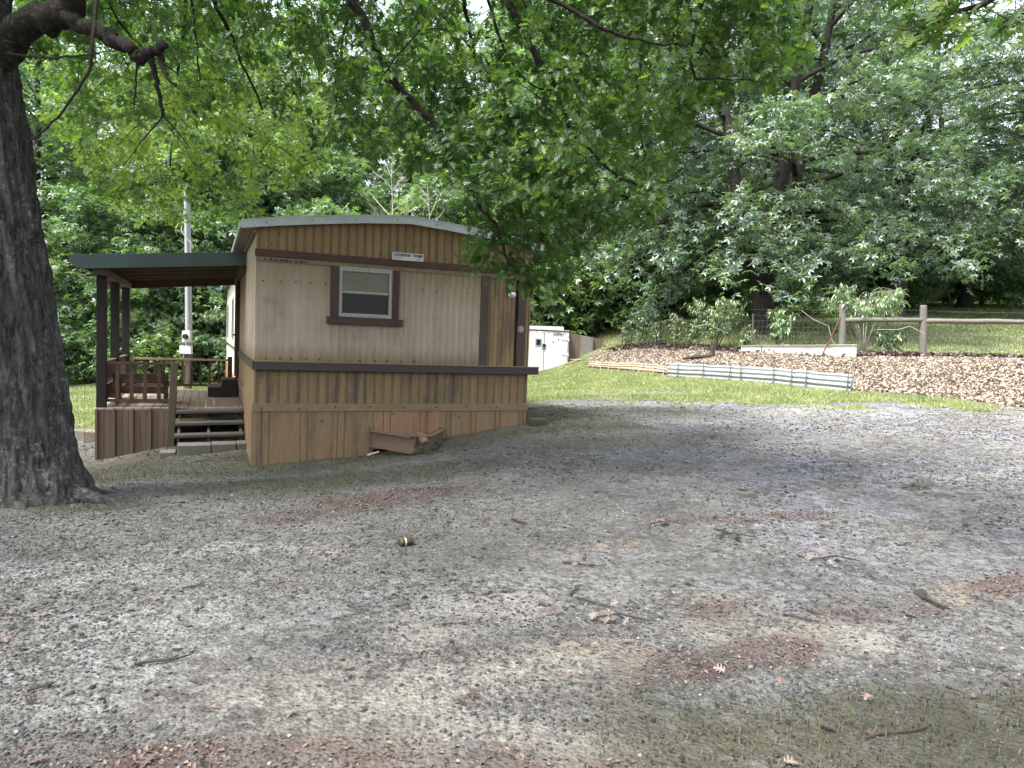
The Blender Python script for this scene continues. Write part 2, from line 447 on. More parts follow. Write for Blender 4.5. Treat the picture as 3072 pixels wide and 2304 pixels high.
def ground_mat():
    b = NB('yard_ground')
    v = b.coord()
    big = b.noise(v, .55, 5, .6); mid = b.noise(v, 3.2, 6, .66); fine = b.noise(v, 22, 5, .7)
    cell = b.vor(v, 48, 'F1', 'Color'); celld = b.vor(v, 48, 'F1', 'Distance')
    cell2 = b.vor(v, 120, 'F1', 'Color')
    cell3 = b.vor(v, 13, 'F1', 'Color')
    sepc = b.n('SeparateColor'); b.l(cell3, sepc.inputs[0])
    sepa = b.n('SeparateColor'); b.l(cell, sepa.inputs[0]); sepb = b.n('SeparateColor'); b.l(cell2, sepb.inputs[0])
    grav = b.ramp(b.math('ADD', b.math('MULTIPLY', sepa.outputs[0], .6), b.math('MULTIPLY', sepb.outputs[1], .4)),
                  (.12, (.045, .044, .043)), (.42, (.15, .148, .145)), (.68, (.29, .285, .28)), (.95, (.52, .51, .50)))
    dirt = b.ramp(fine, (.25, (.15, .14, .125)), (.5, (.22, .208, .19)), (.8, (.33, .315, .29)))
    c = b.mix(b.ramp(mid, (.42, .85), (.62, .15)), grav, dirt)
    c = b.mix(b.math('MULTIPLY', b.ramp(b.math('ADD', b.math('MULTIPLY', sepc.outputs[0], .5), b.math('MULTIPLY', fine, .5)), (.56, 0.0), (.66, .62)), b.attr('pale')), c, (.56, .55, .545))
    c = b.mix(b.ramp(b.math('ADD', b.math('MULTIPLY', sepc.outputs[1], .5), b.math('MULTIPLY', fine, .5)), (.55, 0.0), (.65, .42)), c, (.06, .058, .056))
    c = b.mix(b.math('MULTIPLY', b.attr('track'), .7), c, b.ramp(fine, (.3, (.19, .18, .165)), (.7, (.34, .325, .30))))
    tintm = b.noise(v, .9, 3, .5)
    c = b.mix(b.math('MULTIPLY', b.attr('blue'), b.ramp(tintm, (.45, 0.0), (.6, .6))), c, b.mix(1.0, c, (.92, .95, 1.25), 'MULTIPLY'))
    # pale sandy patches
    fs = b.math('MULTIPLY', b.attr('sand'), b.ramp(b.math('ADD', b.math('MULTIPLY', mid, .6), b.math('MULTIPLY', fine, .4)), (.42, 0.0), (.56, 1.0)))
    c = b.mix(fs, c, b.ramp(fine, (.3, (.36, .33, .27)), (.7, (.58, .54, .46))))
    fw = b.math('MULTIPLY', b.attr('pale'), b.ramp(b.math('ADD', b.math('MULTIPLY', mid, .5), b.math('MULTIPLY', fine, .5)), (.44, 0.0), (.6, .9)))
    c = b.mix(fw, c, b.ramp(fine, (.3, (.30, .30, .29)), (.7, (.56, .56, .545))))
    fo = b.math('MULTIPLY', b.attr('peach'), b.ramp(b.math('ADD', b.math('MULTIPLY', mid, .5), b.math('MULTIPLY', fine, .5)), (.44, 0.0), (.56, .75)))
    c = b.mix(fo, c, b.ramp(fine, (.3, (.36, .285, .215)), (.7, (.58, .48, .38))))
    fl = b.math('MULTIPLY', b.attr('litter'), b.ramp(b.math('ADD', b.math('MULTIPLY', mid, .5), b.math('MULTIPLY', fine, .5)), (.41, 0.0), (.55, .9)))
    lit = b.ramp(b.noise(v, 45, 3, .7), (.3, (.075, .044, .038)), (.5, (.15, .088, .076)), (.72, (.27, .185, .155)))
    c = b.mix(fl, c, lit)
    fm = b.math('MULTIPLY', b.attr('moss'), b.ramp(b.math('ADD', b.math('MULTIPLY', mid, .4), b.math('MULTIPLY', fine, .6)), (.42, 0.0), (.52, .9)))
    c = b.mix(fm, c, b.ramp(fine, (.3, (.075, .075, .04)), (.55, (.125, .122, .07)), (.75, (.21, .20, .135))))
    fb = b.math('MULTIPLY', b.attr('bank'), 1.0)
    bl = b.ramp(b.vor(v, 13, 'F1', 'Distance'), (.1, (.56, .46, .37)), (.45, (.36, .28, .215)), (.75, (.18, .13, .095)))
    c = b.mix(fb, c, bl)
    fg = b.math('MULTIPLY', b.attr('grass'), b.ramp(b.math('ADD', b.math('MULTIPLY', mid, .6), b.math('MULTIPLY', fine, .4)), (.33, 0.0), (.47, 1.0)))
    gc = b.ramp(b.noise(v, 1.2, 6, .7), (.3, (.165, .205, .065)), (.55, (.255, .29, .105)), (.75, (.38, .375, .2)))
    c = b.mix(fg, c, gc)
    c = b.mix(1.0, c, b.ramp(b.math('ADD', b.math('MULTIPLY', big, .7), b.math('MULTIPLY', fine, .3)), (.36, .30), (.64, .56)), 'MULTIPLY')
    h = b.math('ADD', b.math('MULTIPLY', celld, -.9), b.math('ADD', b.math('MULTIPLY', fine, .8), b.math('MULTIPLY', mid, 1.0)))
    return b.bsdf(c, .93, 0, b.bump(h, .75, .025), .2)
m_ground = ground_mat()

# ------------------------------------------------------------------ world + sun
SUN = Vector((-.38, -.27, .90)).normalized()     # towards the sun: high, from the left and a little behind the lens
w = bpy.data.worlds.new('World'); sc.world = w; w.use_nodes = True
nt = w.node_tree; nt.nodes.clear()
sky = nt.nodes.new('ShaderNodeTexSky'); sky.sky_type = 'NISHITA'; sky.sun_disc = False
sky.sun_elevation = math.asin(SUN.z); sky.sun_rotation = math.atan2(SUN.x, SUN.y)
sky.air_density = 1.0; sky.dust_density = 4.0; sky.ozone_density = 1.0
hs = nt.nodes.new('ShaderNodeHueSaturation'); hs.inputs['Saturation'].default_value = .45
bg = nt.nodes.new('ShaderNodeBackground'); bg.inputs[1].default_value = .15
wo = nt.nodes.new('ShaderNodeOutputWorld')
nt.links.new(sky.outputs[0], hs.inputs['Color']); nt.links.new(hs.outputs[0], bg.inputs[0]); nt.links.new(bg.outputs[0], wo.inputs[0])
sl = bpy.data.lights.new('sun', 'SUN'); sl.energy = 2.4; sl.angle = R(12); sl.color = (1, .955, .88)
so = bpy.data.objects.new('sun', sl); COL.objects.link(so)
so.rotation_euler = SUN.to_track_quat('Z', 'Y').to_euler()
so.location = (0, 0, 30)

# ------------------------------------------------------------------ ground
def axis(lo, hi, step, far_lo, far_hi):
    a = list(np.arange(lo, hi, step)); d = step
    x = hi
    while x < far_hi: a.append(x); d *= 1.18; x += d
    a.append(far_hi); d = step; x = lo - step; pre = []
    while x > far_lo: pre.append(x); d *= 1.18; x -= d
    pre.append(far_lo)
    return np.array(sorted(pre) + a)

BAR = [(2.95, 28.0), (4.87, 22.5), (8.24, 17.5), (9.65, 15.1), (9.5, 12.8), (10.6, 9.0), (11.5, 4.0)]
RIDGE = [(4.3, 31.4), (8.1, 25.5), (10.8, 22.65), (13.0, 22.9), (20, 22.5), (40, 24)]

def xline(pts, y):
    p = sorted(pts, key=lambda q: q[1])
    return np.interp(y, [q[1] for q in p], [q[0] for q in p])

def sm(e0, e1, x):
    t = np.clip((x - e0) / (e1 - e0), 0, 1); return t * t * (3 - 2 * t)

def ell(x, y, cx, cy, rx, ry, a=0.0):
    c, s = math.cos(a), math.sin(a)
    u = ((x - cx) * c + (y - cy) * s) / rx; v = (-(x - cx) * s + (y - cy) * c) / ry
    return 1 - sm(.45, 1.15, np.hypot(u, v))

def masks(x, y):
    n = fbm(x * .9, y * .9, 0, 11, 4) - .5
    n2 = fbm(x * 3, y * 3, 0, 21, 4) - .5
    d = {}
    bx = xline(BAR, y)
    right = sm(-.25, .25, x - bx + n * .4)
    right = np.where(y > 28.2, sm(-.3, .3, x - 3.3), right)
    ridge_y = np.interp(x, [p[0] for p in RIDGE], [p[1] for p in RIDGE])
    beyond = sm(-.1, .5, y - ridge_y + n * .6)
    beyond = np.where(x < 4.3, sm(31, 33, y), beyond)
    bank = right * (1 - beyond)
    gedge = np.interp(x, [-4, .3, 4, 7, 9, 11], [15.5, 16.4, 15.9, 15.3, 14.2, 13.5])
    grass = sm(-.9, 1.2, y - gedge + n * 6.0 + n2 * 2.2) * (1 - right) * np.where(x > -4.5, 1, 0)
    tong = ell(x, y, 2.6, 19.3, 2.6, .7, -.25)
    grass = grass * (1 - .75 * tong)
    hill = beyond * sm(.25, .7, .75 + n * 1.6)
    left = sm(-6.6, -7.4, x) * sm(14.0, 15.4, y + n * 1.4)
    far = sm(27, 33, np.where(x < 0, y, 0))
    d['grass'] = np.clip(np.maximum(np.maximum(grass, hill * .9), left * (1 - far)), 0, 1)
    d['bank'] = bank
    lit = np.zeros_like(x)
    for e in ((-1.4, 7.05, .72, .5, .3), (-.75, 7.5, .6, .34, .2), (-1.95, 6.35, .42, .3, 0), (.35, 11.3, .5, .3, .4), (-7.6, 11.6, .9, .9, 0), (-6.4, 11.6, .8, .5, 0),
              (.85, 3.5, .55, .22, .35), (1.45, 3.75, .4, .2, .5), (1.25, 4.3, .25, .2, 0), (2.2, 4.35, .35, .16, 0), (2.6, 4.4, .3, .1, .3), (3.6, 4.95, .7, .2, .5), (-.9, 2.6, 1.0, .22, .1), (.2, 2.6, .7, .2, 0),
              (1.9, 6.4, .5, .12, 0), (2.7, 6.6, .4, .14, 0)):
        lit = np.maximum(lit, ell(x, y, *e))
    lit = np.maximum(lit, far * .9); lit = np.maximum(lit, beyond * (1 - hill) * .8)
    d['litter'] = np.clip(lit * (1.0 + n2 * 3.0 + n * 1.5), 0, 1)
    sand = np.zeros_like(x)
    for e in ((.35, 3.5, .7, .3, .1), (1.4, 4.0, .5, .45, .3), (-.6, 3.2, .9, .35, .2), (-.05, 4.2, .45, .3, .2), (1.9, 3.95, .4, .3, 0), (-.2, 2.75, .9, .25, 0), (-.4, 3.9, .35, .45, .6)):
        sand = np.maximum(sand, ell(x, y, *e))
    d['sand'] = sand
    pe = np.zeros_like(x)
    for e in ((1.3, 4.45, .45, .16, 0), (3.1, 4.75, .6, .22, .5), (.55, 3.7, .35, .14, 0), (.85, 5.6, .35, .12, .3), (1.75, 4.1, .25, .2, 0), (-1.3, 5.2, .25, .12, 0)):
        pe = np.maximum(pe, ell(x, y, *e))
    d['peach'] = pe
    pale = .30 + sm(-1, 6, x) * .45 + sm(8, 13, y) * .35 * sm(-1, 3, x)  # paler to the right and back: open-sky brightness put into the ground colour
    for e in ((0.2, 4.4, 2.4, .7, .2), (-1.9, 3.9, 1.2, .6, 0), (-2.4, 3.2, 1.5, .5, 0), (-1.8, 5.3, 1.0, .25, 0), (1.2, 5.4, .8, .3, 0), (-3.2, 4.6, 1.5, .4, 0)):
        pale = np.maximum(pale, ell(x, y, *e))
    d['pale'] = np.clip(pale * (1 + n * 1.2), 0, 1)
    # strip of moss along the front of the home, porch side and bottom right of the yard
    c, s = math.cos(TH), math.sin(TH)
    u = (x - C0.x) * c + (y - C0.y) * s; t = -(x - C0.x) * s + (y - C0.y) * c
    mo = np.where((u > -3) & (u < 6), sm(-1.9, -.5, t + n * 1.2) * (1 - sm(2.5, 4, t)), 0) * .85
    mo = np.maximum(mo, ell(x, y, -1.9, 8.6, 2.6, 1.0, .3) * .75)
    mo = np.maximum(mo, ell(x, y, -4.2, 7.0, .9, .6) * .8)
    mo = np.maximum(mo, sm(3.5, 3.1, y - .0 + n * .5 - .08 * (x - 1.5)) * sm(-.3, .9, x + n * .9))
    mo = np.maximum(mo, ell(x, y, 2.0, 13.3, 2.2, 1.3) * .6)
    mo = np.maximum(mo, ell(x, y, 1.6, 10.3, 1.7, .8) * .55)
    d['moss'] = np.clip(mo, 0, 1)
    trk = np.zeros_like(x)
    for off in (0.0, 1.65):
        cxl = -2.6 + off + (y - 2.5) * .62 + .35 * np.sin(y * .35)
        trk = np.maximum(trk, np.exp(-((x - cxl) / .26) ** 2) * sm(2, 3, y) * (1 - sm(11, 14, y)))
    d['track'] = np.clip(trk * (.6 + n * 1.6), 0, 1)
    d['blue'] = sm(.5, 3, x) * sm(4.2, 6, y) * (1 - right)
    for k in ('sand', 'pale', 'peach', 'moss', 'blue'):
        d[k] = d[k] * (1 - bank)
    return d

gx = axis(-9, 13, .11, -230, 230); gy = axis(1.6, 33, .12, -60, 320)
X, Y = np.meshgrid(gx, gy)
Z = height(X, Y)
nx, ny = len(gx), len(gy)
idx = np.arange(nx * ny).reshape(ny, nx)
quads = np.stack([idx[:-1, :-1], idx[:-1, 1:], idx[1:, 1:], idx[1:, :-1]], -1).reshape(-1, 4)
me = bpy.data.meshes.new('ground')
me.vertices.add(nx * ny); me.vertices.foreach_set('co', np.stack([X, Y, Z], -1).astype(np.float32).ravel())
me.loops.add(quads.size); me.loops.foreach_set('vertex_index', quads.astype(np.int32).ravel())
me.polygons.add(len(quads)); me.polygons.foreach_set('loop_start', (np.arange(len(quads)) * 4).astype(np.int32))
try: me.polygons.foreach_set('loop_total', np.full(len(quads), 4, np.int32))
except Exception: pass
me.update(calc_edges=True); me.validate()
me.polygons.foreach_set('use_smooth', [True] * len(me.polygons))
for k, a in masks(X, Y).items():
    at_ = me.attributes.new(k, 'FLOAT', 'POINT'); at_.data.foreach_set('value', a.astype(np.float32).ravel())
me.materials.append(m_ground)
ground = bpy.data.objects.new('ground', me); COL.objects.link(ground)
tag(ground, 'sloping yard of grey gravel, worn dirt, grass and fallen leaves', None, None, 'structure')
#PART2
# ------------------------------------------------------------------ the mobile home (s along its end, t back along its side, z up)
ROOFP = [(-.21, 3.12), (.3, 3.20), (.86, 3.275), (1.5, 3.35), (2.2, 3.405), (2.8, 3.36), (3.4, 3.30), (4.0, 3.23), (4.48, 3.165)]
def roof_z(s): return float(np.interp(s, [p[0] for p in ROOFP], [p[1] for p in ROOFP]))

HB = (0, 0, 0)
home = thing('mobile_home', 'tan and cream ribbed metal mobile home with shallow arched roof, end window and brown trim', 'mobile home', (2.13, 0, .0), home=True)

def ribbed(mb, u0, u1, z0, z1, place, pitch=.10, groove=.014, depth=.008, step=None, double=False):
    """vertical ribs between u0 and u1; z0/z1 numbers or functions of u; place(u,d,z)->xyz, d = outwards"""
    f0 = z0 if callable(z0) else (lambda u: z0); f1 = z1 if callable(z1) else (lambda u: z1)
    us = [(u0, depth)]; u = u0 + pitch * .5; k = 0
    while u < u1 - groove:
        us += [(u - groove / 2, depth), (u - groove / 4, 0), (u + groove / 4, 0), (u + groove / 2, depth)]
        k += 1
        u += pitch * (.38 if (double and k % 2) else (1.0 if not double else 1.62))
    us.append((u1, depth))
    n = len(us); vs = []
    for a, d in us: vs.append(place(a, d, f0(a)))
    for a, d in us: vs.append(place(a, d, f1(a)))
    fs = [(i, i + 1, i + 1 + n, i + n) for i in range(n - 1)]
    k0 = len(vs)
    vs += [place(u0, -.02, f0(u0)), place(u0, -.02, f1(u0)), place(u1, -.02, f0(u1)), place(u1, -.02, f1(u1))]
    fs += [(k0, 0, n, k0 + 1), (n - 1, k0 + 2, k0 + 3, 2 * n - 1)]
    mb.add(vs, fs)
    return mb
front = lambda u, d, z: (u, -d, z)
left = lambda u, d, z: (-d, u, z)

L = 23.5
core = MB()
core.box(.03, 4.24, .03, L - .03, .45, 3.0)
core.prism([(p[0], p[1] - .05) for p in ROOFP if 0 < p[0] < 4.24] + [(4.2, 2.9), (.05, 2.9)], lambda a, b, t: (a, t, b), .03, L - .03)
part('wall_core', core, m_cream, home)
part('end_wall', ribbed(ribbed(MB(), 0, 1.03, 1.15, 2.70, front, .115, .06, .0025), 1.03, 3.42, 1.15, 2.70, front, .105, .066, .013), m_cream, home, 'weathered cream ribbed metal, stained towards the bottom')
part('gable', ribbed(MB(), -.005, 4.275, 2.72, lambda u: roof_z(u) - .055, front, .062, .018, .010, double=True), m_gable, home)
part('lower_wall', ribbed(MB(), -.005, 4.275, .55, 1.08, front, .070, .020, .010, double=True), m_tan, home)
part('entry_panel', ribbed(MB(), 3.53, 4.02, 1.15, 2.70, front, .075, .022, .009), m_tan, home)
part('strip', MB().box(-.015, 4.285, -.032, -.001, .445, .56), m_strip, home, bev=.004)
part('upper_trim', MB().box(-.025, 4.29, -.055, -.010, 2.665, 2.765), m_trim, home, bev=.004)
part('drip_lip', MB().box(-.01, 4.275, -.030, -.009, 2.600, 2.664), m_strip, home)
part('ledge', MB().box(-.005, 4.42, -.135, -.010, 1.050, 1.168), m_ledge, home, bev=.006)
part('ledge_cap', MB().box(-.002, 4.43, -.142, -.008, 1.1685, 1.180), m_strip, home)
part('corner_trim', MB().box(3.40, 3.535, -.040, -.0105, 1.181, 2.62), m_trim2, home, bev=.004)
part('corner_post', MB().box(4.045, 4.165, -.060, -.0105, 1.181, 2.62), m_trim2, home, bev=.005)
part('shadow_gap', MB().box(4.012, 4.044, -.016, -.002, 1.181, 2.62), m_black, home)
ec = MB(); ribbed(ec, 4.166, 4.275, 1.181, 2.66, front, .055, .012, .02)
part('edge_corner', ec, m_gable, home)
# skirting follows the sloping ground
def gz_home(s, t):
    p = C0 + Matrix.Rotation(TH, 3, 'Z') @ Vector((s, t, 0)); return hz(p.x, p.y)
sk = lambda u: gz_home(u, 0) - .05
part('skirting_panel', ribbed(MB(), -.03, 1.725, sk, .46, front, .27, .022, .012, double=True), m_skirt, home, 'rust stained tan skirting panel at the tall end')
part('skirting_panel', ribbed(MB(), 1.73, 2.775, -.14, .46, lambda u, d, z: (u, -d - .004, z), .29, .02, .012, double=True), m_skirt2, home, 'orange brown skirting panel behind the hitch')
part('skirting_panel', ribbed(MB(), 2.78, 4.275, sk, .46, front, .21, .022, .012, double=True), m_skirt, home)
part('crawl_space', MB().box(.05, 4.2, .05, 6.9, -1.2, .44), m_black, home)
part('skirting_corner', MB().box(-.04, .035, -.02, -.0125, gz_home(0, 0) - .05, .444), m_skirt, home)

# left side
part('side_wall', ribbed(MB(), 0, 7.3, 1.17, 2.98, left, .115, .05, .006), m_cream, home)
part('side_wall', ribbed(MB(), 7.3, L, 1.17, 2.98, left, .115, .016, .006), m_white, home, 'pale cream side wall beyond the porch')  # beyond the porch the sunlit look is put into a whiter wall colour
part('side_lower_wall', ribbed(MB(), 0, 7.3, .56, 1.06, left, .10, .016, .009, double=True), m_gable, home)
part('side_lower_wall', ribbed(MB(), 7.3, L, .46, 1.06, left, .10, .016, .009, double=True), m_white, home)
part('side_trim', MB().box(-.035, -.0095, -.01, 7.3, 1.055, 1.172), m_trim2, home)
part('side_strip', MB().box(-.028, -.001, -.03, 7.3, .445, .565), m_strip, home)
part('side_skirting', ribbed(MB(), -.01, 7.3, -1.0, .445, left, .27, .022, .012, double=True), m_skirt, home)
bq = MB(); bq.box(-.02, .02, 7.31, L, -1.2, .455)
part('brick_skirting', bq, m_brick, home, 'orange brick skirting under the far side wall')
part('eave_board', MB().box(-.05, -.010, -.02, L, 2.985, 3.075), m_gable, home)
# door in the side
door = part('door', MB().box(-.045, -.012, 5.72, 6.60, .62, 2.62), m_winframe, home, 'white side door at the back of the porch', bev=.004)
part('frame', MB().box(-.075, -.0125, 5.60, 5.715, .56, 2.72).box(-.075, -.0125, 6.605, 6.70, .56, 2.72).box(-.075, -.0125, 5.716, 6.604, 2.625, 2.72), m_trim, door)
part('handle', MB().tube([(-.045, 5.84, 1.50), (-.12, 5.84, 1.50), (-.125, 5.92, 1.50)], .018, 6), m_black, door)
sd = MB().hexa([(-.09, 6.60, .62), (-.07, 6.60, .62), (-.60, 7.12, .62), (-.62, 7.11, .62)], [(-.09, 6.60, 2.60), (-.07, 6.60, 2.60), (-.60, 7.12, 2.60), (-.62, 7.11, 2.60)])
for a, b in ((9.6, 10.5), (15.0, 15.9)):
    wn = part('side_window', MB().box(-.04, -.011, a, b, 1.35, 2.45), m_winframe, home)
    part('pane', MB().box(-.043, -.0405, a + .05, b - .05, 1.40, 2.40), m_black, wn)

# roof: thin arched sheet with a deep front fascia
rf = MB()
top = [(s, z) for s, z in ROOFP]; bot = [(s, z - .022) for s, z in reversed(ROOFP)]
rf.prism(top + bot, lambda a, b, t: (a, t, b), -.10, L + .1)
roof = part('roof', rf, m_roof, home)
ff = MB(); ff.prism([(s, z + .012) for s, z in ROOFP] + [(s, z - .10) for s, z in reversed(ROOFP)], lambda a, b, t: (a, t, b), -.128, -.1015)
part('fascia', ff, m_roof, roof, bev=.003)
fl = MB(); fl.prism([(s, z + .026) for s, z in ROOFP] + [(s, z + .0125) for s, z in reversed(ROOFP)], lambda a, b, t: (a, t, b), -.132, .05)
part('fascia_cap', fl, m_roof, roof)
part('soffit', MB().box(-.205, -.052, -.09, L, 3.070, 3.084), m_soffit, roof)
part('gutter', MB().box(-.235, -.211, -.10, L, 3.03, 3.118), m_roof, roof)
sc1 = MB()
for s in np.arange(.12, 4.4, .62): sc1.box(s - .008, s + .008, -.134, -.1285, roof_z(s) - .05, roof_z(s) - .034)
part('screw', sc1, m_black, roof)

# window
win = part('window', MB().box(1.155, 1.205, -.045, -.010, 1.86, 2.60).box(1.905, 1.955, -.045, -.010, 1.86, 2.60).box(1.2055, 1.9045, -.045, -.010, 2.535, 2.60)
           .box(1.2055, 1.9045, -.045, -.010, 1.86, 1.915).box(1.2055, 1.9045, -.038, -.010, 2.215, 2.245), m_winframe, home, bev=.004)
pn = MB(); 
def slats(a, b, z0, z1, pitch=.026):
    mb = MB(); z = z0
    while z < z1 - pitch * .6:
        mb.hexa([(a, -.013, z), (b, -.013, z), (b, -.0105, z + .002), (a, -.0105, z + .002)], [(a, -.0225, z + pitch * .93), (b, -.0225, z + pitch * .93), (b, -.020, z + pitch * .97), (a, -.020, z + pitch * .97)])
        z += pitch
    return mb
part('blind', slats(1.21, 1.90, 2.246, 2.534), m_blind, win)
part('screen', slats(1.21, 1.90, 1.916, 2.214), m_blind2, win)
part('sill', MB().box(.985, 2.118, -.085, -.0105, 1.748, 1.853), m_trim, win, bev=.005)
part('jamb', MB().box(1.03, 1.153, -.060, -.0105, 1.8535, 2.599), m_trim, win, bev=.004)
part('jamb', MB().box(1.957, 2.062, -.060, -.0105, 1.8535, 2.599), m_trim, win, bev=.004)
wsc = MB()
for s in np.arange(1.26, 1.9, .085): wsc.box(s - .006, s + .006, -.048, -.0455, 1.878, 1.89).box(s - .006, s + .006, -.048, -.0455, 2.565, 2.577)
part('screw', wsc, m_black, win)
# rows of dark fastener heads
ns = MB()
def dot(s, z, d=-.0065, r=.010): ns.box(s - r, s + r, d - .004, d + .002, z - r, z + r)
for s in list(np.arange(.1, 1.0, .22)) + list(np.arange(2.2, 3.4, .24)): dot(s + random.uniform(-.02, .02), 2.33 + random.uniform(-.012, .012))
for s in np.arange(.12, 3.4, .2): dot(s + random.uniform(-.03, .03), 1.215 + random.uniform(-.01, .01))
for s in np.arange(.1, 4.2, .52): dot(s, .50 + random.uniform(-.02, .02), -.033); dot(s + .1, 2.83 + random.uniform(-.02, .05), -.0095)
for s, z in ((.95, .30), (2.02, .40), (3.1, .35), (.3, 3.0), (2.2, 3.1), (2.3, 3.0)): dot(s, z, -.017)
for s in np.arange(.1, .7, .07): ns.box(s, s + random.uniform(.02, .06), -.033, -.0305, 2.612, 2.632)
part('rivet', ns, m_black, home)

# sign, sticker, porch lamp
def text_mesh(body, size, align='CENTER', ext=.001, bold=.0, space=1.0):
    cu = bpy.data.curves.new('lettering', 'FONT'); cu.body = body; cu.size = size; cu.align_x = align; cu.align_y = 'CENTER'
    cu.extrude = ext; cu.offset = bold; cu.space_character = space; cu.resolution_u = 3
    o = bpy.data.objects.new('lettering', cu); COL.objects.link(o)
    me = bpy.data.meshes.new_from_object(o.evaluated_get(bpy.context.evaluated_depsgraph_get()))
    bpy.data.objects.remove(o); bpy.data.curves.remove(cu)
    return me
def text_part(body, size, org, parent, mat, sx=1.0, align='CENTER', bold=0.0, home_=True, name='lettering', space=1.0):
    me = text_mesh(body, size, align, .001, bold, space)
    b = base_of(parent)
    for v in me.vertices:
        x, y, z = v.co
        v.co = (org[0] + x * sx - b.x, org[1] - z - b.y, org[2] + y - b.z)
    me.materials.clear(); me.materials.append(mat)
    o = bpy.data.objects.new(name, me); COL.objects.link(o); o.parent = parent
    return o
sign = part('sign', MB().box(1.935, 2.42, -.068, -.056, 2.757, 2.872), m_sign, home, 'small white board lettered with a dealer name', bev=.002)
text_part('LOCHRIDGE', .052, (2.082, -.0695, 2.835), sign, m_ink, .9, bold=.0022, space=1.0)
text_part('HOMES', .052, (2.332, -.0695, 2.835), sign, m_ink, .85, bold=.0022, space=1.0)
ln = MB()
for a, b, z in ((1.955, 2.08, 2.796), (1.955, 2.04, 2.780), (2.30, 2.395, 2.790), (2.30, 2.36, 2.775)):
    x = a
    while x < b: q = random.uniform(.006, .016); ln.box(x, x + q, -.0695, -.0682, z - .004, z + .004); x += q + .005
part('lettering', ln, m_inkfaint, sign)
stick = MB().tube([(4.104, -.0605, 1.79), (4.104, -.063, 1.79)], .052, 20)
sticker = part('sticker', stick, m_stick_white, home, 'round white sticker with a red ring and emblem')
rg = MB()
for k in range(20):
    a0, a1 = 2 * math.pi * k / 20, 2 * math.pi * (k + 1) / 20
    c = lambda r, a: (4.104 + r * math.cos(a), -.0645, 1.79 + r * math.sin(a))
    rg.add([c(.030, a0), c(.041, a0), c(.041, a1), c(.030, a1)], [(0, 1, 2, 3)])
rg.add([(4.087, -.0645, 1.803), (4.095, -.0645, 1.775), (4.104, -.0645, 1.79), (4.113, -.0645, 1.775), (4.121, -.0645, 1.803), (4.104, -.0645, 1.797)], [(0, 1, 2, 5), (5, 2, 3, 4)])
part('emblem', rg, m_red, sticker)
lamp = part('porch_lamp', MB().tube([(3.90, -.010, 2.46), (3.90, -.05, 2.46)], .07, 14).tube([(3.90, -.05, 2.46), (3.90, -.09, 2.42), (3.90, -.10, 2.37)], [.035, .045, .06], 12), m_lampbase, home, smooth=False)
part('globe', MB().tube([(3.90, -.10, 2.37), (3.905, -.108, 2.335), (3.908, -.110, 2.30), (3.91, -.112, 2.28)], [.055, .068, .05, .02], 12), m_lampglass, lamp, smooth=True)

# tow hitch: A-frame of two channel beams
hitch = None
hm = MB()
def chan(p, q, h, fl, side):
    p, q = Vector(p), Vector(q)
    hm.beam(p, q, .012, h)
    d = (q - p).normalized(); a = d.cross(Vector((0, 0, 1))).normalized() * side
    for dz in (-h / 2 + .008, h / 2 - .008):
        o = Vector((0, 0, dz)) + a * fl / 2
        hm.beam(p + o, q + o, fl, .016)
chan((1.70, -.02, .030), (2.16, -.80, .030), .25, .07, 1)
chan((2.80, -.02, .030), (2.34, -.80, .030), .25, .07, -1)
hm.beam((2.08, -.80, .165), (2.42, -.80, .165), .16, .02).beam((2.25, -.72, .17), (2.25, -.98, .14), .10, .08)
hm.tube([(2.25, -.95, .14), (2.25, -1.02, .12), (2.25, -1.06, .09)], [.05, .06, .045], 10)
hm.tube([(2.25, -.70, .0), (2.25, -.70, .22)], .035, 8).beam((2.19, -.70, .235), (2.31, -.70, .235), .02, .02)
hm.box(1.66, 1.72, -.05, -.012, -.16, .21).box(2.78, 2.84, -.05, -.012, -.12, .19)
part('tow_hitch', hm, m_steel, home, 'rusty brown steel tow hitch poking from the skirting')
cbk = MB().box(2.46, 2.60, -.55, -.30, -.30, -.03).box(2.64, 2.76, -.35, -.12, -.2, .0)
part('hitch_support', cbk, m_conc, home)

# ------------------------------------------------------------------ porch
porch = thing('porch', 'brown wooden side porch with metal shed roof, posts and railings beside the mobile home', 'porch', (-1.2, 5.2, -.6), home=True)
fb = MB(); s = -2.40
while s < -.05:
    w_ = .138; fb.box(s, min(s + w_, -.02), 3.18 + random.uniform(-.015, .01), 7.35, .14, .18 + random.uniform(-.003, .003)); s += .146
part('deck_floor', fb, m_deckwood, porch, bev=.004)
part('rim_joist', MB().box(-2.38, -.03, 3.20, 3.24, -.02, .139).box(-2.38, -2.34, 3.241, 7.3, -.02, .139).box(-2.34, -.03, 7.26, 7.30, -.02, .139), m_wood, porch)
jo = MB()
for s in np.arange(-2.2, -.1, .4): jo.box(s, s + .04, 3.245, 7.255, -.02, .135)
part('joists', jo, m_wood, porch)
def gzp(s, t): return gz_home(s, t)
sk2 = MB()
ribbed(sk2, -2.40, -1.28, lambda u: gzp(u, 3.18) - .06, .165, lambda u, d, z: (u, 3.19 - d, z), .093, .012, .006)
for s in (-2.395, -2.13, -1.85, -1.57, -1.30):
    sk2.box(s, s + .035, 3.145, 3.183, gzp(s, 3.18) - .06, .164)
part('porch_skirting', sk2, m_battens, porch, 'brown ribbed metal skirting beside the steps')
sk3 = MB(); ribbed(sk3, 3.19, 7.3, lambda u: gzp(-2.4, u) - .06, .165, lambda u, d, z: (-2.385 - d, u, z), .093, .012, .006)
part('porch_skirting', sk3, m_battens, porch)
for t in (3.22, 5.12, 7.10):
    part('post', MB().box(-2.39, -2.24, t, t + .15, .18, 2.445), m_post, porch, bev=.006)
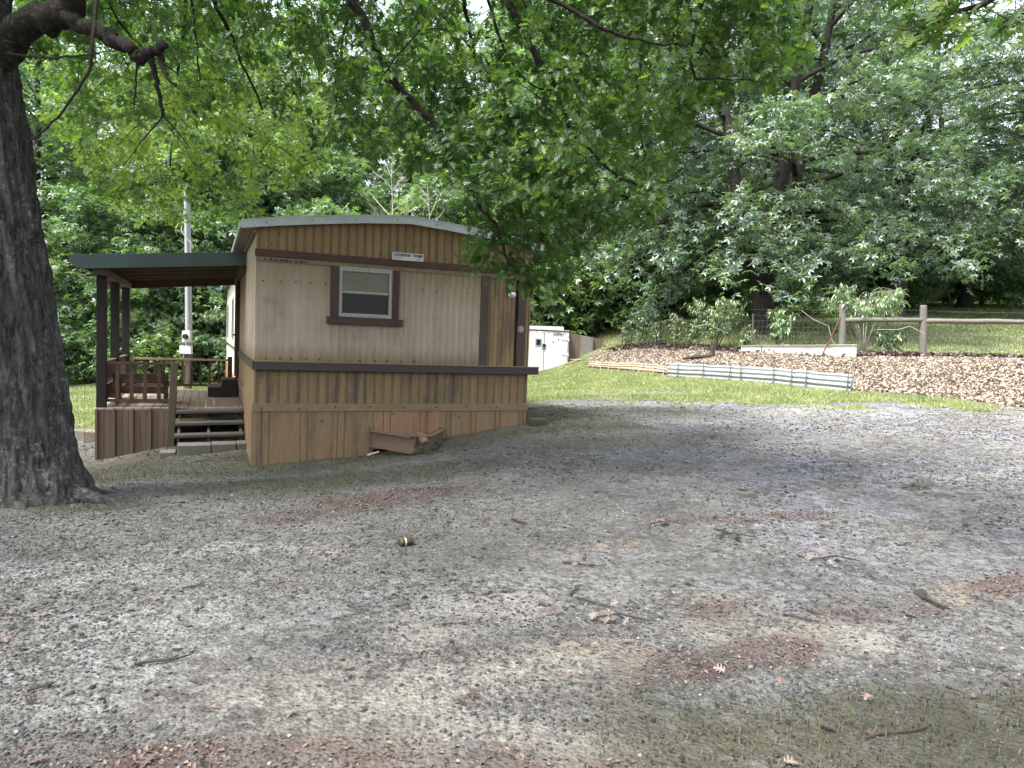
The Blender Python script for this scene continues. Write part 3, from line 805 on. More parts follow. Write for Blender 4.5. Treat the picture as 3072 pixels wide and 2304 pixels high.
part('beam', MB().box(-2.42, -2.22, 3.02, 7.55, 2.4455, 2.56), m_rail, porch, bev=.004)
part('ledger', MB().box(-.075, -.012, 3.0, 7.5, 2.66, 2.80), m_rail, porch)
pr = MB()
zr = lambda s: 2.73 + (s + 2.75) * (3.0 - 2.73) / 2.76
prof = []; t = 2.93; k = 0
while t < 7.45:
    prof += [(t, 0), (t + .14, 0), (t + .16, -.05), (t + .22, -.05), (t + .24, 0)]; t += .33
n = len(prof)
vs = [(-2.74, t, zr(-2.74) - .03 + d) for t, d in prof] + [(-.01, t, zr(-.01) - .03 + d) for t, d in prof]
vs += [(x, y, z + .008) for x, y, z in vs]
fs = []
for i in range(n - 1):
    fs.append((i, i + 1, i + 1 + n, i + n)); fs.append((i + 2 * n, i + n + 2 * n, i + 1 + n + 2 * n, i + 1 + 2 * n))
pr.add(vs, fs)
proof = part('porch_roof', pr, m_under, porch, 'sloping metal porch roof with a blue green fascia')
pf = MB(); pf.hexa([(-2.58, 2.895, 2.52), (.015, 2.895, 2.765), (.015, 2.925, 2.765), (-2.58, 2.925, 2.52)], [(-2.75, 2.88, 2.735), (.015, 2.88, 3.005), (.015, 2.925, 3.005), (-2.75, 2.925, 2.735)])
part('fascia', pf, m_fascia, proof, bev=.003)
pg = MB(); pg.hexa([(-2.74, 2.926, 2.60), (-2.60, 2.926, 2.56), (-2.60, 7.5, 2.56), (-2.74, 7.5, 2.60)], [(-2.755, 2.926, 2.738), (-2.72, 2.926, 2.738), (-2.72, 7.5, 2.738), (-2.755, 7.5, 2.738)])
part('gutter', pg, m_fascia, proof)
pu = MB()
for t in (3.45, 4.3, 5.2, 6.2, 7.1):
    pu.beam((-2.6, t, zr(-2.6) - .125), (-.08, t, zr(-.08) - .125), .07, .09)
part('purlin', pu, m_wood, proof)
part('rear_fascia', MB().hexa([(-2.7, 7.46, 2.40), (-.02, 7.46, 2.67), (-.02, 7.5, 2.67), (-2.7, 7.5, 2.40)], [(-2.75, 7.46, 2.735), (0, 7.46, 3.0), (0, 7.5, 3.0), (-2.75, 7.5, 2.735)]), m_rail, proof)

def railing(label, p, q, z0, z1, bals, mat=m_rail, w=.05, topm=None):
    p, q = Vector((*p, 0)), Vector((*q, 0)); up = Vector((0, 0, 1))
    rl = part('railing', MB().beam(p + up * z1, q + up * z1, .09, .045), topm or mat, porch, label, bev=.004)
    part('bottom_rail', MB().beam(p + up * z0, q + up * z0, .04, .05), mat, rl, bev=.003)
    for f in bals:
        c = p.lerp(q, f)
        part('baluster', MB().beam(c + up * (z0 + .0255), c + up * (z1 - .023), w, w, (1, 0, 0)), mat, rl)
    return rl
railing('front railing with four balusters', (-2.24, 3.29), (-1.19, 3.29), .30, .955, [.16, .37, .57, .78], m_rail, .06)
railing('rear railing with a pale top rail coloured as if sunlit', (-2.24, 7.18), (-.16, 7.18), .30, .89, list(np.arange(.06, .98, .092)), m_rail, .045, m_plank)  # pale plank colour on the top rail paints in the sunlight
lr = railing('left railing with plank infill', (-2.31, 3.38), (-2.31, 7.10), .30, .945, list(np.arange(.05, 1, .075)), m_rail, .045)
part('infill_plank', MB().box(-2.29, -2.265, 3.4, 5.1, .66, .90).box(-2.29, -2.265, 3.4, 5.1, .34, .56), m_rail, lr)
part('newel', MB().hexa([(-1.285, 3.10, gzp(-1.2, 3.1) - .1), (-1.165, 3.10, gzp(-1.2, 3.1) - .1), (-1.165, 3.20, gzp(-1.2, 3.1) - .1), (-1.285, 3.20, gzp(-1.2, 3.1) - .1)],
     [(-1.225, 3.07, 1.0), (-1.105, 3.07, .985), (-1.105, 3.17, .985), (-1.225, 3.17, 1.0)]), m_green, porch, 'leaning mossy newel post at the step', bev=.008)
part('rear_newel', MB().box(-.20, -.10, 7.12, 7.24, .18, .975), m_rail, porch, bev=.012)

steps = thing('wooden_steps', 'open dark wooden steps with three worn treads leading up to the porch', 'steps', (-.57, 2.7, -.5), home=True)
for z, t0, dy in ((.165, 2.88, .0), (-.01, 2.58, 0), (-.18, 2.28, 0)):
    part('tread', MB().hexa([(-1.13, t0, z - .062), (-.03, t0, z - .048), (-.03, t0 + .29, z - .048), (-1.13, t0 + .29, z - .062)], [(-1.13, t0, z - .014), (-.03, t0, z), (-.03, t0 + .29, z), (-1.13, t0 + .29, z - .014)]), m_step, steps, bev=.006)
for s in (-1.09, -.62, -.10):
    part('stringer', MB().hexa([(s, 2.33, -.55), (s + .04, 2.33, -.55), (s + .04, 3.19, -.1), (s, 3.19, -.1)], [(s, 2.33, -.25), (s + .04, 2.33, -.25), (s + .04, 3.17, .10), (s, 3.17, .10)]), m_step, steps)
    if s > -1: part('leg', MB().box(s, s + .05, 2.36, 2.42, -.55, -.245), m_step, steps)
for k, (s0, s1, lab) in enumerate(((-1.06, -.56, 'mossy concrete block under the left half of the porch steps'), (-.55, -.17, 'grey concrete block under the middle of the porch steps'), (-.16, .0, 'short concrete block end wedged against the home beside the steps'), (-1.33, -1.09, 'small mossy concrete block at the foot of the leaning newel'))):
    z1 = (-.285, -.275, -.27, -.42)[k]; t0 = (1.72, 1.73, 1.74, 1.9)[k]
    cb = part('concrete_block', MB().box(s0, s1, t0, t0 + .36, z1 - .28, z1), m_conc, None, bev=.012)
    b = Vector(((s0 + s1) / 2, t0, z1 - .28))
    cb.data.transform(Matrix.Translation(-b)); cb.location = C0 + Matrix.Rotation(TH, 3, 'Z') @ b; cb.rotation_euler = (0, 0, TH)
    tag(cb, lab, 'concrete block', 'blocks at the foot of the porch steps')
for k, (s0, s1, t0, t1, z0, z1, lab) in enumerate(((-.62, -.03, 5.42, 6.5, .185, .385, 'wide dark red box step on the porch floor'), (-.35, -.03, 5.55, 6.4, .387, .545, 'narrow dark red box step stacked on the wider one'))):
    b = Vector(((s0 + s1) / 2, t0, z0))
    cb = part('box_step', MB().box(s0, s1, t0, t1, z0, z1), m_stepbox, None, bev=.008)
    cb.data.transform(Matrix.Translation(-b)); cb.location = C0 + Matrix.Rotation(TH, 3, 'Z') @ b; cb.rotation_euler = (0, 0, TH)
    tag(cb, lab, 'step', 'box steps below the side door')
bench = thing('wooden_bench', 'brown slatted wooden bench seen from behind through the front railing', 'bench', (-1.85, 4.2, .18), home=True)
part('seat', MB().box(-2.22, -1.28, 4.02, 4.12, .56, .59).box(-2.22, -1.28, 4.14, 4.26, .56, .59).box(-2.22, -1.28, 4.28, 4.40, .56, .59), m_rail, bench)
part('backrest', MB().box(-2.22, -1.30, 3.96, 3.985, .60, .735).box(-2.22, -1.30, 3.96, 3.985, .365, .50), m_rail, bench, bev=.004)
for s in (-2.18, -1.38):
    part('leg', MB().box(s, s + .06, 3.986, 4.04, .18, .74), m_rail, bench)
    part('leg', MB().box(s, s + .06, 4.34, 4.40, .18, .559), m_rail, bench)

# ------------------------------------------------------------------ utility pole
px, py = -11.27, 25.0
pz = hz(px, py)
pole = thing('utility_pole', 'grey utility pole with metal conduit and meter boxes behind the porch', 'utility pole', (px, py, pz))
part('shaft', MB().tube([(px, py, pz - .3), (px + .02, py, pz + 1.2)], [.125, .12], 14), m_polewood, pole, 'brown bare foot of the pole')
part('shaft', MB().tube([(px + .02, py, pz + 1.2), (px - .06, py, pz + 5), (px - .12, py, pz + 7)], [.12, .105, .095], 14), m_polegrey, pole)
part('conduit', MB().tube([(px + .02, py - .13, pz + 2.0), (px - .02, py - .13, pz + 4.4), (px - .08, py - .16, pz + 6.6)], .045, 8), m_conduit, pole)
part('conduit', MB().tube([(px - .12, py - .15, pz), (px - .10, py - .15, pz + 1.2)], .03, 8), m_conduit, pole)
mbx = part('meter_box', MB().box(px - .12, px + .16, py - .26, py - .13, pz + 1.62, pz + 2.02), m_metalbox, pole, bev=.01)
part('meter', MB().tube([(px + .02, py - .26, pz + 1.82), (px + .02, py - .36, pz + 1.82)], [.09, .08], 14), m_black, mbx)
part('breaker_box', MB().box(px - .2, px + .2, py - .26, py - .11, pz + 1.22, pz + 1.50), m_metalbox, pole, bev=.01)
part('cable', MB().tube([(px - .10, py - .12, pz + 6.4), (px - .2, py - .2, pz + 5.4), (px + .14, py - .2, pz + 5.0), (px + .10, py - .14, pz + 4.2)], .018, 6), m_conduit, pole)

# left wire fence between the oak and the porch
wf = thing('wire_fence', 'thin wire mesh fence beside the oak in front of the bright left lawn', 'wire fence', (-8.6, 13.3, hz(-8.6, 13.3)))
A, B = (-11.5, 10.4), (-7.15, 14.2)
wm = MB()
N = 46
for i in range(N + 1):
    f = i / N; x, y = A[0] + (B[0] - A[0]) * f, A[1] + (B[1] - A[1]) * f; z = hz(x, y)
    j = random.uniform(-.02, .02)
    wm.tube([(x, y, z), (x + j, y + j, z + .6), (x, y, z + 1.22)], .003, 3, False)
for h in np.arange(.05, 1.25, .13):
    wm.tube([(A[0] + (B[0] - A[0]) * f, A[1] + (B[1] - A[1]) * f, hz(A[0] + (B[0] - A[0]) * f, A[1] + (B[1] - A[1]) * f) + h + random.uniform(-.015, .015)) for f in np.linspace(0, 1, 12)], .003, 3, False)
part('wire_mesh', wm, m_wire, wf)
for f in (.02, .98):
    x, y = A[0] + (B[0] - A[0]) * f, A[1] + (B[1] - A[1]) * f
    part('post', MB().tube([(x, y, hz(x, y) - .2), (x, y, hz(x, y) + 1.3)], .03, 6), m_polegrey, wf)
for k, (x, y, sx, sy, szz, rz, dz, lab) in enumerate(((-8.1, 14.2, .62, .28, .2, .25, 0, 'long tan landscape block lying beside the porch corner'), (-7.55, 14.5, .5, .3, .2, .1, .19, 'tan landscape block set on top of the lower one'), (-8.65, 14.5, .4, .3, .18, -.4, 0, 'grey landscape block at the edge of the left lawn'))):
    b = Vector((x, y, hz(x, y) + dz))
    o = part('landscape_block', MB().box(-sx/2, sx/2, -sy/2, sy/2, -.04, szz), m_stone if k < 2 else m_conc, None, bev=.02)
    o.location = b; o.rotation_euler = (0, 0, rz); tag(o, lab, 'block', 'blocks beside the porch corner')
# ------------------------------------------------------------------ white storage box with double doors
bz = .26
box = thing('storage_box', 'white painted metal storage box with double doors and a number plate reading FORD', 'storage box', (1.55, 32.8, bz))
part('body', MB().box(.66, 2.46, 32.03, 34.2, bz - .1, 2.10), m_boxwhite, box, bev=.02)
part('roof', MB().box(.62, 2.20, 32.05, 34.2, 2.145, 2.29).box(.66, 2.47, 32.02, 34.22, 2.1005, 2.14), m_boxwhite, box, bev=.01)
part('roof_gap', MB().box(.64, 2.48, 32.0, 32.019, 2.085, 2.13), m_black, box)
d1 = part('door', MB().box(.70, 1.345, 31.985, 32.028, bz - .02, 2.05), m_boxwhite, box, bev=.008)
d2 = part('door', MB().box(1.375, 2.40, 31.985, 32.028, bz + .04, 1.93), m_boxwhite, box, bev=.008)
part('vent_window', MB().box(.965, 1.245, 31.965, 31.984, 1.40, 1.74), m_conduit, d1, bev=.006)
part('pane', MB().box(1.01, 1.20, 31.958, 31.9645, 1.445, 1.695), m_black, d1)
part('latch', MB().box(1.29, 1.43, 31.955, 31.984, 1.37, 1.50).tube([(1.30, 31.98, 1.30), (1.30, 31.95, 1.30)], .028, 8).tube([(1.40, 31.98, 1.29), (1.40, 31.95, 1.29)], .028, 8), m_black, d2)
part('seam', MB().box(1.350, 1.370, 31.99, 32.027, bz, 2.0), m_inkfaint, box)
for z in (1.72, 1.06, .45):
    part('hinge', MB().box(2.12, 2.46, 31.962, 31.984, z - .02, z + .022).tube([(2.44, 31.965, z - .07), (2.44, 31.965, z + .07)], .03, 8), m_boxwhite, d2)
dd_ = MB()
for x, z in ((1.02, 2.02), (1.30, 2.0), (1.55, 1.99), (2.30, 1.96), (1.0, .33), (1.5, .34)): dd_.tube([(x, 31.984, z), (x, 31.972, z)], .022, 7)
dd_.tube([(1.75, 31.984, 1.60), (1.75, 31.972, 1.60)], .03, 7).tube([(1.98, 31.984, 1.72), (1.98, 31.972, 1.72)], .03, 7)
part('bolts', dd_, m_black, box)
pl = part('number_plate', MB().box(1.72, 2.18, 31.955, 31.983, 1.945, 2.085), m_sign, box, 'small plate lettered FORD')
part('plate_border', MB().box(1.725, 2.175, 31.951, 31.9545, 2.066, 2.080).box(1.725, 2.175, 31.951, 31.9545, 1.950, 1.964).box(1.725, 1.739, 31.951, 31.9545, 1.9645, 2.0655).box(2.161, 2.175, 31.951, 31.9545, 1.9645, 2.0655), m_ink, pl)
text_part('FORD', .115, (1.95, 31.9535, 2.013), pl, m_ink, 1.15, bold=.004)

pf_ = thing('panel_fence', 'row of stained sheet metal panels standing beside the white box', 'panel fence', (3.2, 32.6, .8))
for k, (a, b, m_) in enumerate(((2.52, 3.03, m_rustpanel), (3.04, 3.52, m_greypanel), (3.60, 4.05, m_rustpanel))):
    zt = lambda x: 2.04 - (x - 2.51) * .15
    part('panel', ribbed(MB(), a, b, lambda u: .70 + (u - 2.5) * .1, zt, lambda u, d, z: (u, 32.45 - d + (u - 2.5) * .25, z), .16, .02, .012), m_, pf_, ('rusty brown panel with a pink top', 'blue grey middle panel', 'rusty brown end panel')[k])
part('post', MB().box(3.535, 3.585, 32.60, 32.66, .5, 1.9).box(4.06, 4.12, 32.75, 32.82, .6, 1.75), m_fence, pf_)
lb = thing('leaning_plank', 'pale plank leaning against the panels next to the white box', 'plank', (2.8, 31.6, .5), 'loose planks near the white box')
part('plank', MB().beam((2.47, 32.2, .86), (3.05, 31.4, hz(3.05, 31.4) + .03), .10, .03), m_plank, lb)
lb2 = thing('leaning_plank', 'pale board lying flat on the ground at the foot of the white box', 'plank', (2.6, 31.7, .4), 'loose planks near the white box')
part('plank', MB().beam((2.30, 31.75, hz(2.3, 31.75) + .05), (2.95, 31.7, hz(2.95, 31.7) + .06), .10, .04), m_plank, lb2)
for s_, (x, sl_) in enumerate(((2.55, .0), (2.68, .03))):
    part('stake', MB().box(x, x + .05, 32.1, 32.16, .2, .85), m_plank, lb if s_ == 0 else lb)
lb3 = thing('leaning_plank', 'thin pale board lying on the leaves below the end panel', 'plank', (3.9, 31.5, .9), 'loose planks near the white box')
part('plank', MB().beam((3.55, 31.7, hz(3.55, 31.7) + .06), (4.3, 31.2, hz(4.3, 31.2) + .05), .09, .03), m_plank, lb3)

# ------------------------------------------------------------------ low edging at the foot of the bank
def edging(name, label, P, Q, n, h, mat, stakes, stake_mat, curl, bulge=.05, nr=4):
    P, Q = np.array(P), np.array(Q)
    mid = (P + Q) / 2
    root = thing(name, label, 'edging', (mid[0], mid[1], hz(*mid)))
    d = (Q - P) / np.linalg.norm(Q - P); nrm = np.array([-d[1], d[0]])
    if nrm[0] > 0: nrm = -nrm                       # towards the yard
    prof = []
    for i in range(33):
        f = i / 32
        z = h * f
        o = bulge * math.sin(f * 2.9) * .7 +   .013 * math.sin(f * 2 * math.pi * 3.5) - .05 * f
        prof.append((o, z))
    for i in range(n):
        a, b = P + (Q - P) * i / n, P + (Q - P) * ((i + 1) / n + .004)
        mb = MB(); vs = []
        st = 5; jit = [random.uniform(-.015, .015) for _ in range(st + 1)]
        for k in range(st + 1):
            c = a + (b - a) * k / st; g = hz(*c) - .03
            for o, z in prof:
                q = c + nrm * (o + i % 2 * .006); vs.append((q[0], q[1], g + z + jit[k] * z / h))
        m_ = len(prof); fs = [(k * m_ + j, k * m_ + j + 1, (k + 1) * m_ + j + 1, (k + 1) * m_ + j) for k in range(st) for j in range(m_ - 1)]
        mb.add(vs, fs)
        if curl and i == 0:
            vs = []
            g = hz(*P) - .03
            for o, z in prof:
                q = P + nrm * o; vs.append((q[0], q[1], g + z))
            for o, z in prof:
                q = P + nrm * (o * .4 - .10 * math.sin(z / h * math.pi)) - d * 0.0 + d * .02; vs.append((q[0], q[1], g + z))
            mb.add(vs, [(j, j + 1, j + 1 + m_, j + m_) for j in range(m_ - 1)])
        part('sheet', mb, mat, root, smooth=True)
    for f in stakes:
        c = P + (Q - P) * f; g = hz(*c); q = c + nrm * (bulge + .03); tl = random.uniform(-.03, .03)
        part('stake', MB().tube([(q[0], q[1], g - .1), (q[0] - nrm[0] * .03 + d[0] * tl, q[1] - nrm[1] * .03 + d[1] * tl, g + h + random.uniform(.0, .05))], .017, 5), stake_mat, root)
    return root
edging('metal_edging', 'long row of galvanised corrugated sheets staked upright along the foot of the leafy bank', BAR[2], BAR[1], 4, .43, m_galv,
       (.012, .20, .27, .36, .535, .60, .76, .93), m_fence, True)
edging('beige_edging', 'low beige sheet edging with thin stakes between the metal edging and the white box', (4.84, 22.6), BAR[0], 5, .30, m_beige,
       (.02, .12, .26, .40, .54, .68, .80, .92), m_plank, False, .03)
part('rail', MB().beam((4.80, 22.6, hz(4.8, 22.6) + .13), (2.91, 28.0, hz(2.91, 28) + .13), .03, .03), m_plank, bpy.data.objects['beige_edging'])

# ------------------------------------------------------------------ pale sheet on top of the bank
A, B = np.array(at(741, 350.5, 25.2)), np.array(at(856, 357.3, 22.3))
ps = thing('pale_sheet', 'long dirty white metal sheet standing on edge along the top of the bank', 'metal sheet', ((A[0] + B[0]) / 2, (A[1] + B[1]) / 2, (A[2] + B[2]) / 2))
mb = MB(); vs = []; prof = [(0, -.12), (.0, .02), (-.012, .06), (.0, .10), (.004, .2), (-.012, .215), (.004, .23), (.0, 1.0), (-.05, 1.02), (-.05, 1.06)]
nl = 12
for k in range(nl + 1):
    f = k / nl; c = A + (B - A) * f; h = .17 + .20 * f; wob = .03 * math.sin(f * 9) * (1 if f > .5 else .4)
    for o, z in prof: vs.append((c[0] + o * .5 + wob * max(z, 0) * .4, c[1] + o + wob * max(z, 0), c[2] + z * h))
m_ = len(prof); mb.add(vs, [(k * m_ + j, k * m_ + j + 1, (k + 1) * m_ + j + 1, (k + 1) * m_ + j) for k in range(nl) for j in range(m_ - 1)])
part('sheet', mb, m_whitesheet, ps)
part('end_flap', MB().hexa([(B[0], B[1], B[2]), (B[0] + .03, B[1] + .2, B[2]), (B[0] + .035, B[1] + .2, B[2]), (B[0] + .005, B[1], B[2])], [(B[0], B[1], B[2] + .36), (B[0] + .03, B[1] + .2, B[2] + .36), (B[0] + .035, B[1] + .2, B[2] + .36), (B[0] + .005, B[1], B[2] + .36)]), m_greypanel, ps)
c = A + (B - A) * .19
part('stake', MB().tube([(c[0], c[1] - .05, c[2] - .15), (c[0], c[1] - .04, c[2] + .36)], .018, 6), m_fence, ps)

# ------------------------------------------------------------------ rail fence along the bank
rfz = [hz(10.45, 23.2), hz(12.95, 22.9), hz(15.4, 22.6)]
fence = thing('rail_fence', 'grey round post and rail fence with wire mesh along the top of the bank', 'fence', (13, 22.9, rfz[1]))
posts = []
for k, (x, y) in enumerate(((10.5, 23.0), (12.98, 22.85), (16.4, 22.65), (19.6, 22.6))):
    z = hz(x, y); posts.append(Vector((x, y, z)))
    tl = (-.10, -.10, -.05, 0)[k]
    part('post', MB().tube([(x, y, z - .4), (x + tl * .5, y, z + .8), (x + tl, y, z + 1.62), (x + tl, y, z + 1.66)], [.115, .11, .10, .085], 12), m_fence, fence, smooth=False)
for k in range(3):
    a, b = posts[k] + Vector((.0, -.02, 1.18 if k else 1.16)), posts[k + 1] + Vector((0, -.02, 1.2))
    part('rail', MB().tube([a + (b - a) * f + Vector((0, 0, random.uniform(-.015, .015))) for f in np.linspace(-.015, .985, 6)], [.085, .08, .078, .08, .075, .075], 10), m_railwood, fence, smooth=True)
wm = MB()
WP = [(4.6, 30.6), (6.3, 27.9), (8.3, 25.5), (10.5, 23.06), (12.98, 22.9), (16.4, 22.72), (19.6, 22.66)]
for k in range(len(WP) - 1):
    a, b = np.array(WP[k]), np.array(WP[k + 1]); nn = int(np.linalg.norm(b - a) / .16)
    for i in range(nn):
        c = a + (b - a) * i / nn; z = hz(*c); wm.tube([(c[0], c[1], z), (c[0] + random.uniform(-.01, .01), c[1], z + 1.12)], .0028, 3, False)
    for h in (.02, .14, .27, .41, .56, .72, .88, 1.1, 1.3, 1.5):
        if h > 1.2 and k < 2: continue
        wm.tube([(*(a + (b - a) * f), hz(*(a + (b - a) * f)) + h - (.04 * math.sin(f * math.pi) if h > 1.2 else 0)) for f in np.linspace(0, 1, 7)], .0032, 3, False)
part('wire_mesh', wm, m_wire, fence)
for x, y, hgt in ((8.4, 25.4, 1.35), (6.25, 27.95, 1.3), (4.62, 30.55, 1.2)):
    z = hz(x, y); part('thin_post', MB().tube([(x, y, z - .2), (x - .03, y, z + hgt)], [.032, .028], 6), m_polewood, fence)
rod = thing('rusty_rod', 'rusty metal rod leaning against the nearer grey fence post', 'rod', (10.1, 22.85, hz(10.1, 22.8)))
part('rod', MB().tube([(9.75, 22.85, hz(9.75, 22.8) + .0), (10.46, 22.98, hz(10.4, 22.9) + 1.5)], .022, 6), m_rod, rod)

# bent stump on the bank and a flat stone
sx, sy = 6.65, 24.9; szz = hz(sx, sy)
st = thing('bent_stump', 'dark bent root stump sticking out of the leaf covered bank', 'stump', (sx, sy, szz))
part('trunk', MB().tube([(sx + .22, sy + .05, szz + .0), (sx + .22, sy, szz + .28), (sx + .20, sy - .02, szz + .42)], [.11, .085, .07], 9), m_stickwood, st)
part('root', MB().tube([(sx + .2, sy, szz + .12), (sx - .15, sy - .1, szz + .06), (sx - .5, sy - .2, szz + .04), (sx - .85, sy - .3, szz - .03)], [.10, .07, .06, .04], 8), m_stickwood, st)
fx, fy = 4.3, 25.9
fs_ = part('flat_stone', MB().hexa([(-.35, -.2, -.05), (.3, -.22, -.05), (.38, .2, -.05), (-.3, .22, -.05)], [(-.3, -.17, .12), (.27, -.18, .14), (.3, .17, .16), (-.27, .18, .14)]), m_conc, None, bev=.02)
fs_.location = (fx, fy, hz(fx, fy)); tag(fs_, 'flat grey stone on the leaves just above the beige edging', 'stone')

# ------------------------------------------------------------------ leaf templates
def half_oak():
    h = [(x * 1.18, y) for x, y in [(0, 0), (.035, .10), (.24, .13), (.30, .20), (.09, .26), (.12, .33), (.40, .44), (.43, .52), (.13, .47), (.12, .55), (.36, .72), (.33, .78), (.11, .70), (.10, .80), (.14, .92), (0, 1)]]
    return h
_h = half_oak()
OAK_T = [(x, y, -.10 * y * y + .28 * abs(x) - .0) for x, y in _h] + [(-x, y, -.10 * y * y + .28 * abs(x)) for x, y in _h[1:-1]]
_nh = len(_h)
OAK_F = [list(range(_nh)), [0] + [_nh - 1] + list(range(_nh + _nh - 3, _nh - 1, -1))]
LANCE_T = [(0, 0, 0), (.13, .3, .05), (.12, .6, .0), (0, 1, -.25), (-.12, .6, .0), (-.13, .3, .05), (0, .35, -.02), (0, .65, -.06)]
LANCE_F = [[0, 1, 6], [1, 2, 7, 6], [2, 3, 7], [3, 4, 7], [4, 5, 6, 7], [5, 0, 6]]
def whorl(n=5, droop=.3, wd=.2, seed=1):
    r = random.Random(seed); T = []; Fc = []
    for i in range(n):
        a = 2 * math.pi * (i + r.uniform(-.25, .25)) / n; L_ = r.uniform(.7, 1.0); k = len(T)
        ca, sa = math.cos(a), math.sin(a)
        for u, v, z in ((.04, 0, 0), (.5, wd, -.02), (1, 0, -droop), (.5, -wd, -.02)):
            u *= L_; T.append((u * ca - v * sa, u * sa + v * ca, z * L_ + r.uniform(-.04, .04)))
        Fc.append([k, k + 1, k + 2, k + 3])
    return T, Fc
WH = [whorl(5, .30, .17, s) for s in range(3)]

# ------------------------------------------------------------------ trees
def grow_tree(seed, H, Rad, tr, first, leaf, nl, forks=1, dens=1.0, up=.45, mat=None, barkm=None, lean=0.0, skirt=0, fork=None):
    """returns (wood MB, list of leaf arrays)"""
    r = random.Random(seed); g = np.random.default_rng(seed)
    mb = MB(); LP = []
    def wob(p, k): return Vector((p.x + r.uniform(-k, k), p.y + r.uniform(-k, k), p.z))
    leaders = []
    fh = H * (fork or r.uniform(.16, .3)) if forks > 1 else H * .98
    tpts = [Vector((0, 0, -.5)), Vector((0, 0, 0)), Vector((0, 0, .35))]
    nseg = 6
    for i in range(1, nseg + 1):
        f = i / nseg; tpts.append(wob(Vector((lean * f * fh * .3, 0, max(.5, fh * f))), .03 * H * .12))
    def trad(z): return tr * (1.0 - .82 * min(1, z / H)) ** .9
    rads = [tr * 1.7, tr * 1.35, tr * 1.08] + [trad(p.z) for p in tpts[3:]]
    mb.tube(tpts, rads, 10)
    if forks > 1:
        base = tpts[-1]
        for k in range(forks):
            a = 2 * math.pi * k / forks + r.uniform(-.4, .4); pts = [base - Vector((0, 0, .3))]
            sp_ = r.uniform(.12, .22)
            for i in range(1, 8):
                f = i / 7; z = fh + (H - fh) * f * r.uniform(.92, 1.0); o = sp_ * Rad * (f ** .7) * 2.2
                pts.append(Vector((base.x + math.cos(a) * o + r.uniform(-.12, .12), base.y + math.sin(a) * o + r.uniform(-.12, .12), z)))
            mb.tube(pts, [tr * .72 * (1 - .9 * i / 7) + .02 for i in range(8)], 8)
            leaders.append(pts)
    else:
        leaders.append(tpts[2:])
    def on(pts, z):
        for a, b in zip(pts, pts[1:]):
            if a.z <= z <= b.z: return a.lerp(b, (z - a.z) / max(1e-6, b.z - a.z))
        return pts[-1]
    ga = r.uniform(0, 6)
    for i in range(nl + skirt):
        f = (i + r.uniform(0, .8)) / nl if i < nl else r.uniform(.08, .3)
        low = i >= nl
        z = H * (first + (1 - first) * f * .97) if not low else r.uniform(.19, .30) * H
        ld = r.choice(leaders); p0 = on(ld, z)
        ga += 2.4 + r.uniform(-.5, .5)
        prof = (math.sin(min(1, (f * .92 + .18)) * math.pi) ** .7)
        Ln = Rad * (.35 + .75 * prof) * r.uniform(.7, 1.08) * (.55 if f > .9 else 1) * (.85 if low else 1)
        pts = [p0]; el = up * r.uniform(.3, 1.3) * (.25 + 1.3 * f) + f * .4; az = ga; ns = 6
        if low: el = r.uniform(-.05, .2)
        p = p0.copy()
        for k in range(ns):
            s = Ln / ns
            p = p + Vector((math.cos(az) * math.cos(el), math.sin(az) * math.cos(el), math.sin(el))) * s
            el -= r.uniform(.06, .24) * (1.25 - .5 * f); az += r.uniform(-.18, .18); pts.append(p.copy())
        br = max(.025, trad(z) * .38)
        mb.tube(pts, [br * (1 - .85 * k / ns) for k in range(ns + 1)], 5, False)
        nsd = int(9 * dens)
        for k in range(nsd):
            q = .16 + .84 * (k + r.random()) / nsd
            a = min(int(q * ns), ns - 1); c = pts[a].lerp(pts[a + 1], q * ns - a)
            side = (1 if k % 2 else -1) * r.uniform(.5, 1.15); az2 = az + side; L2 = Ln * .33 * (1.25 - q * .7) * r.uniform(.7, 1.2)
            e2 = r.uniform(-.35, .25); sp = [c]; cc = c.copy()
            for j in range(3):
                cc = cc + Vector((math.cos(az2) * math.cos(e2), math.sin(az2) * math.cos(e2), math.sin(e2))) * L2 / 3; e2 -= .18; sp.append(cc.copy())
            mb.tube(sp, [.016, .012, .008, .005], 3, False)
            m = max(2, int(L2 * 4.2 * dens))
            for j in range(m):
                u = (j + .5) / m * 3; a2 = min(int(u), 2); c2 = sp[a2].lerp(sp[a2 + 1], u - a2)
                for _ in range(3):
                    LP.append((c2.x + r.gauss(0, .24), c2.y + r.gauss(0, .24), c2.z + r.gauss(-.12, .22)))
        for k in range(int(6 * dens)):
            q = r.uniform(.55, 1.0); a = min(int(q * ns), ns - 1); c = pts[a].lerp(pts[a + 1], q * ns - a)
            LP.append((c.x + r.gauss(0, .25), c.y + r.gauss(0, .25), c.z + r.gauss(0, .12)))
    P = np.array(LP); P[:, 2] = np.maximum(P[:, 2], .12 + .25 * np.abs(P[:, 0] % 1)); N = len(P)
    print('TREE', seed, N)
    yaw = g.uniform(0, 6.28, N); pit = g.normal(0, .62, N); rol = g.normal(0, .62, N)
    size = leaf * g.uniform(.7, 1.25, N)
    clump = fbm(P[:, 0] * .55, P[:, 1] * .55, P[:, 2] * .55, seed, 2)
    tint = np.clip(.5 + (clump - .5) * 1.5 + g.normal(0, .16, N), 0, 1)
    return mb, (P, yaw, pit, rol, size, tint)

def tree_proto(name, label, cat, spec, leafm, barkm, group=None):
    root = thing(name, label, cat, (0, 0, 0), group)
    mb, (P, yaw, pit, rol, size, tint) = grow_tree(**spec)
    part('trunk', mb, barkm, root, smooth=True)
    T, Fc = WH[spec['seed'] % 3]
    cloud('crown', T, Fc, P, yaw, pit, rol, size, leafm, tint, root)
    return root

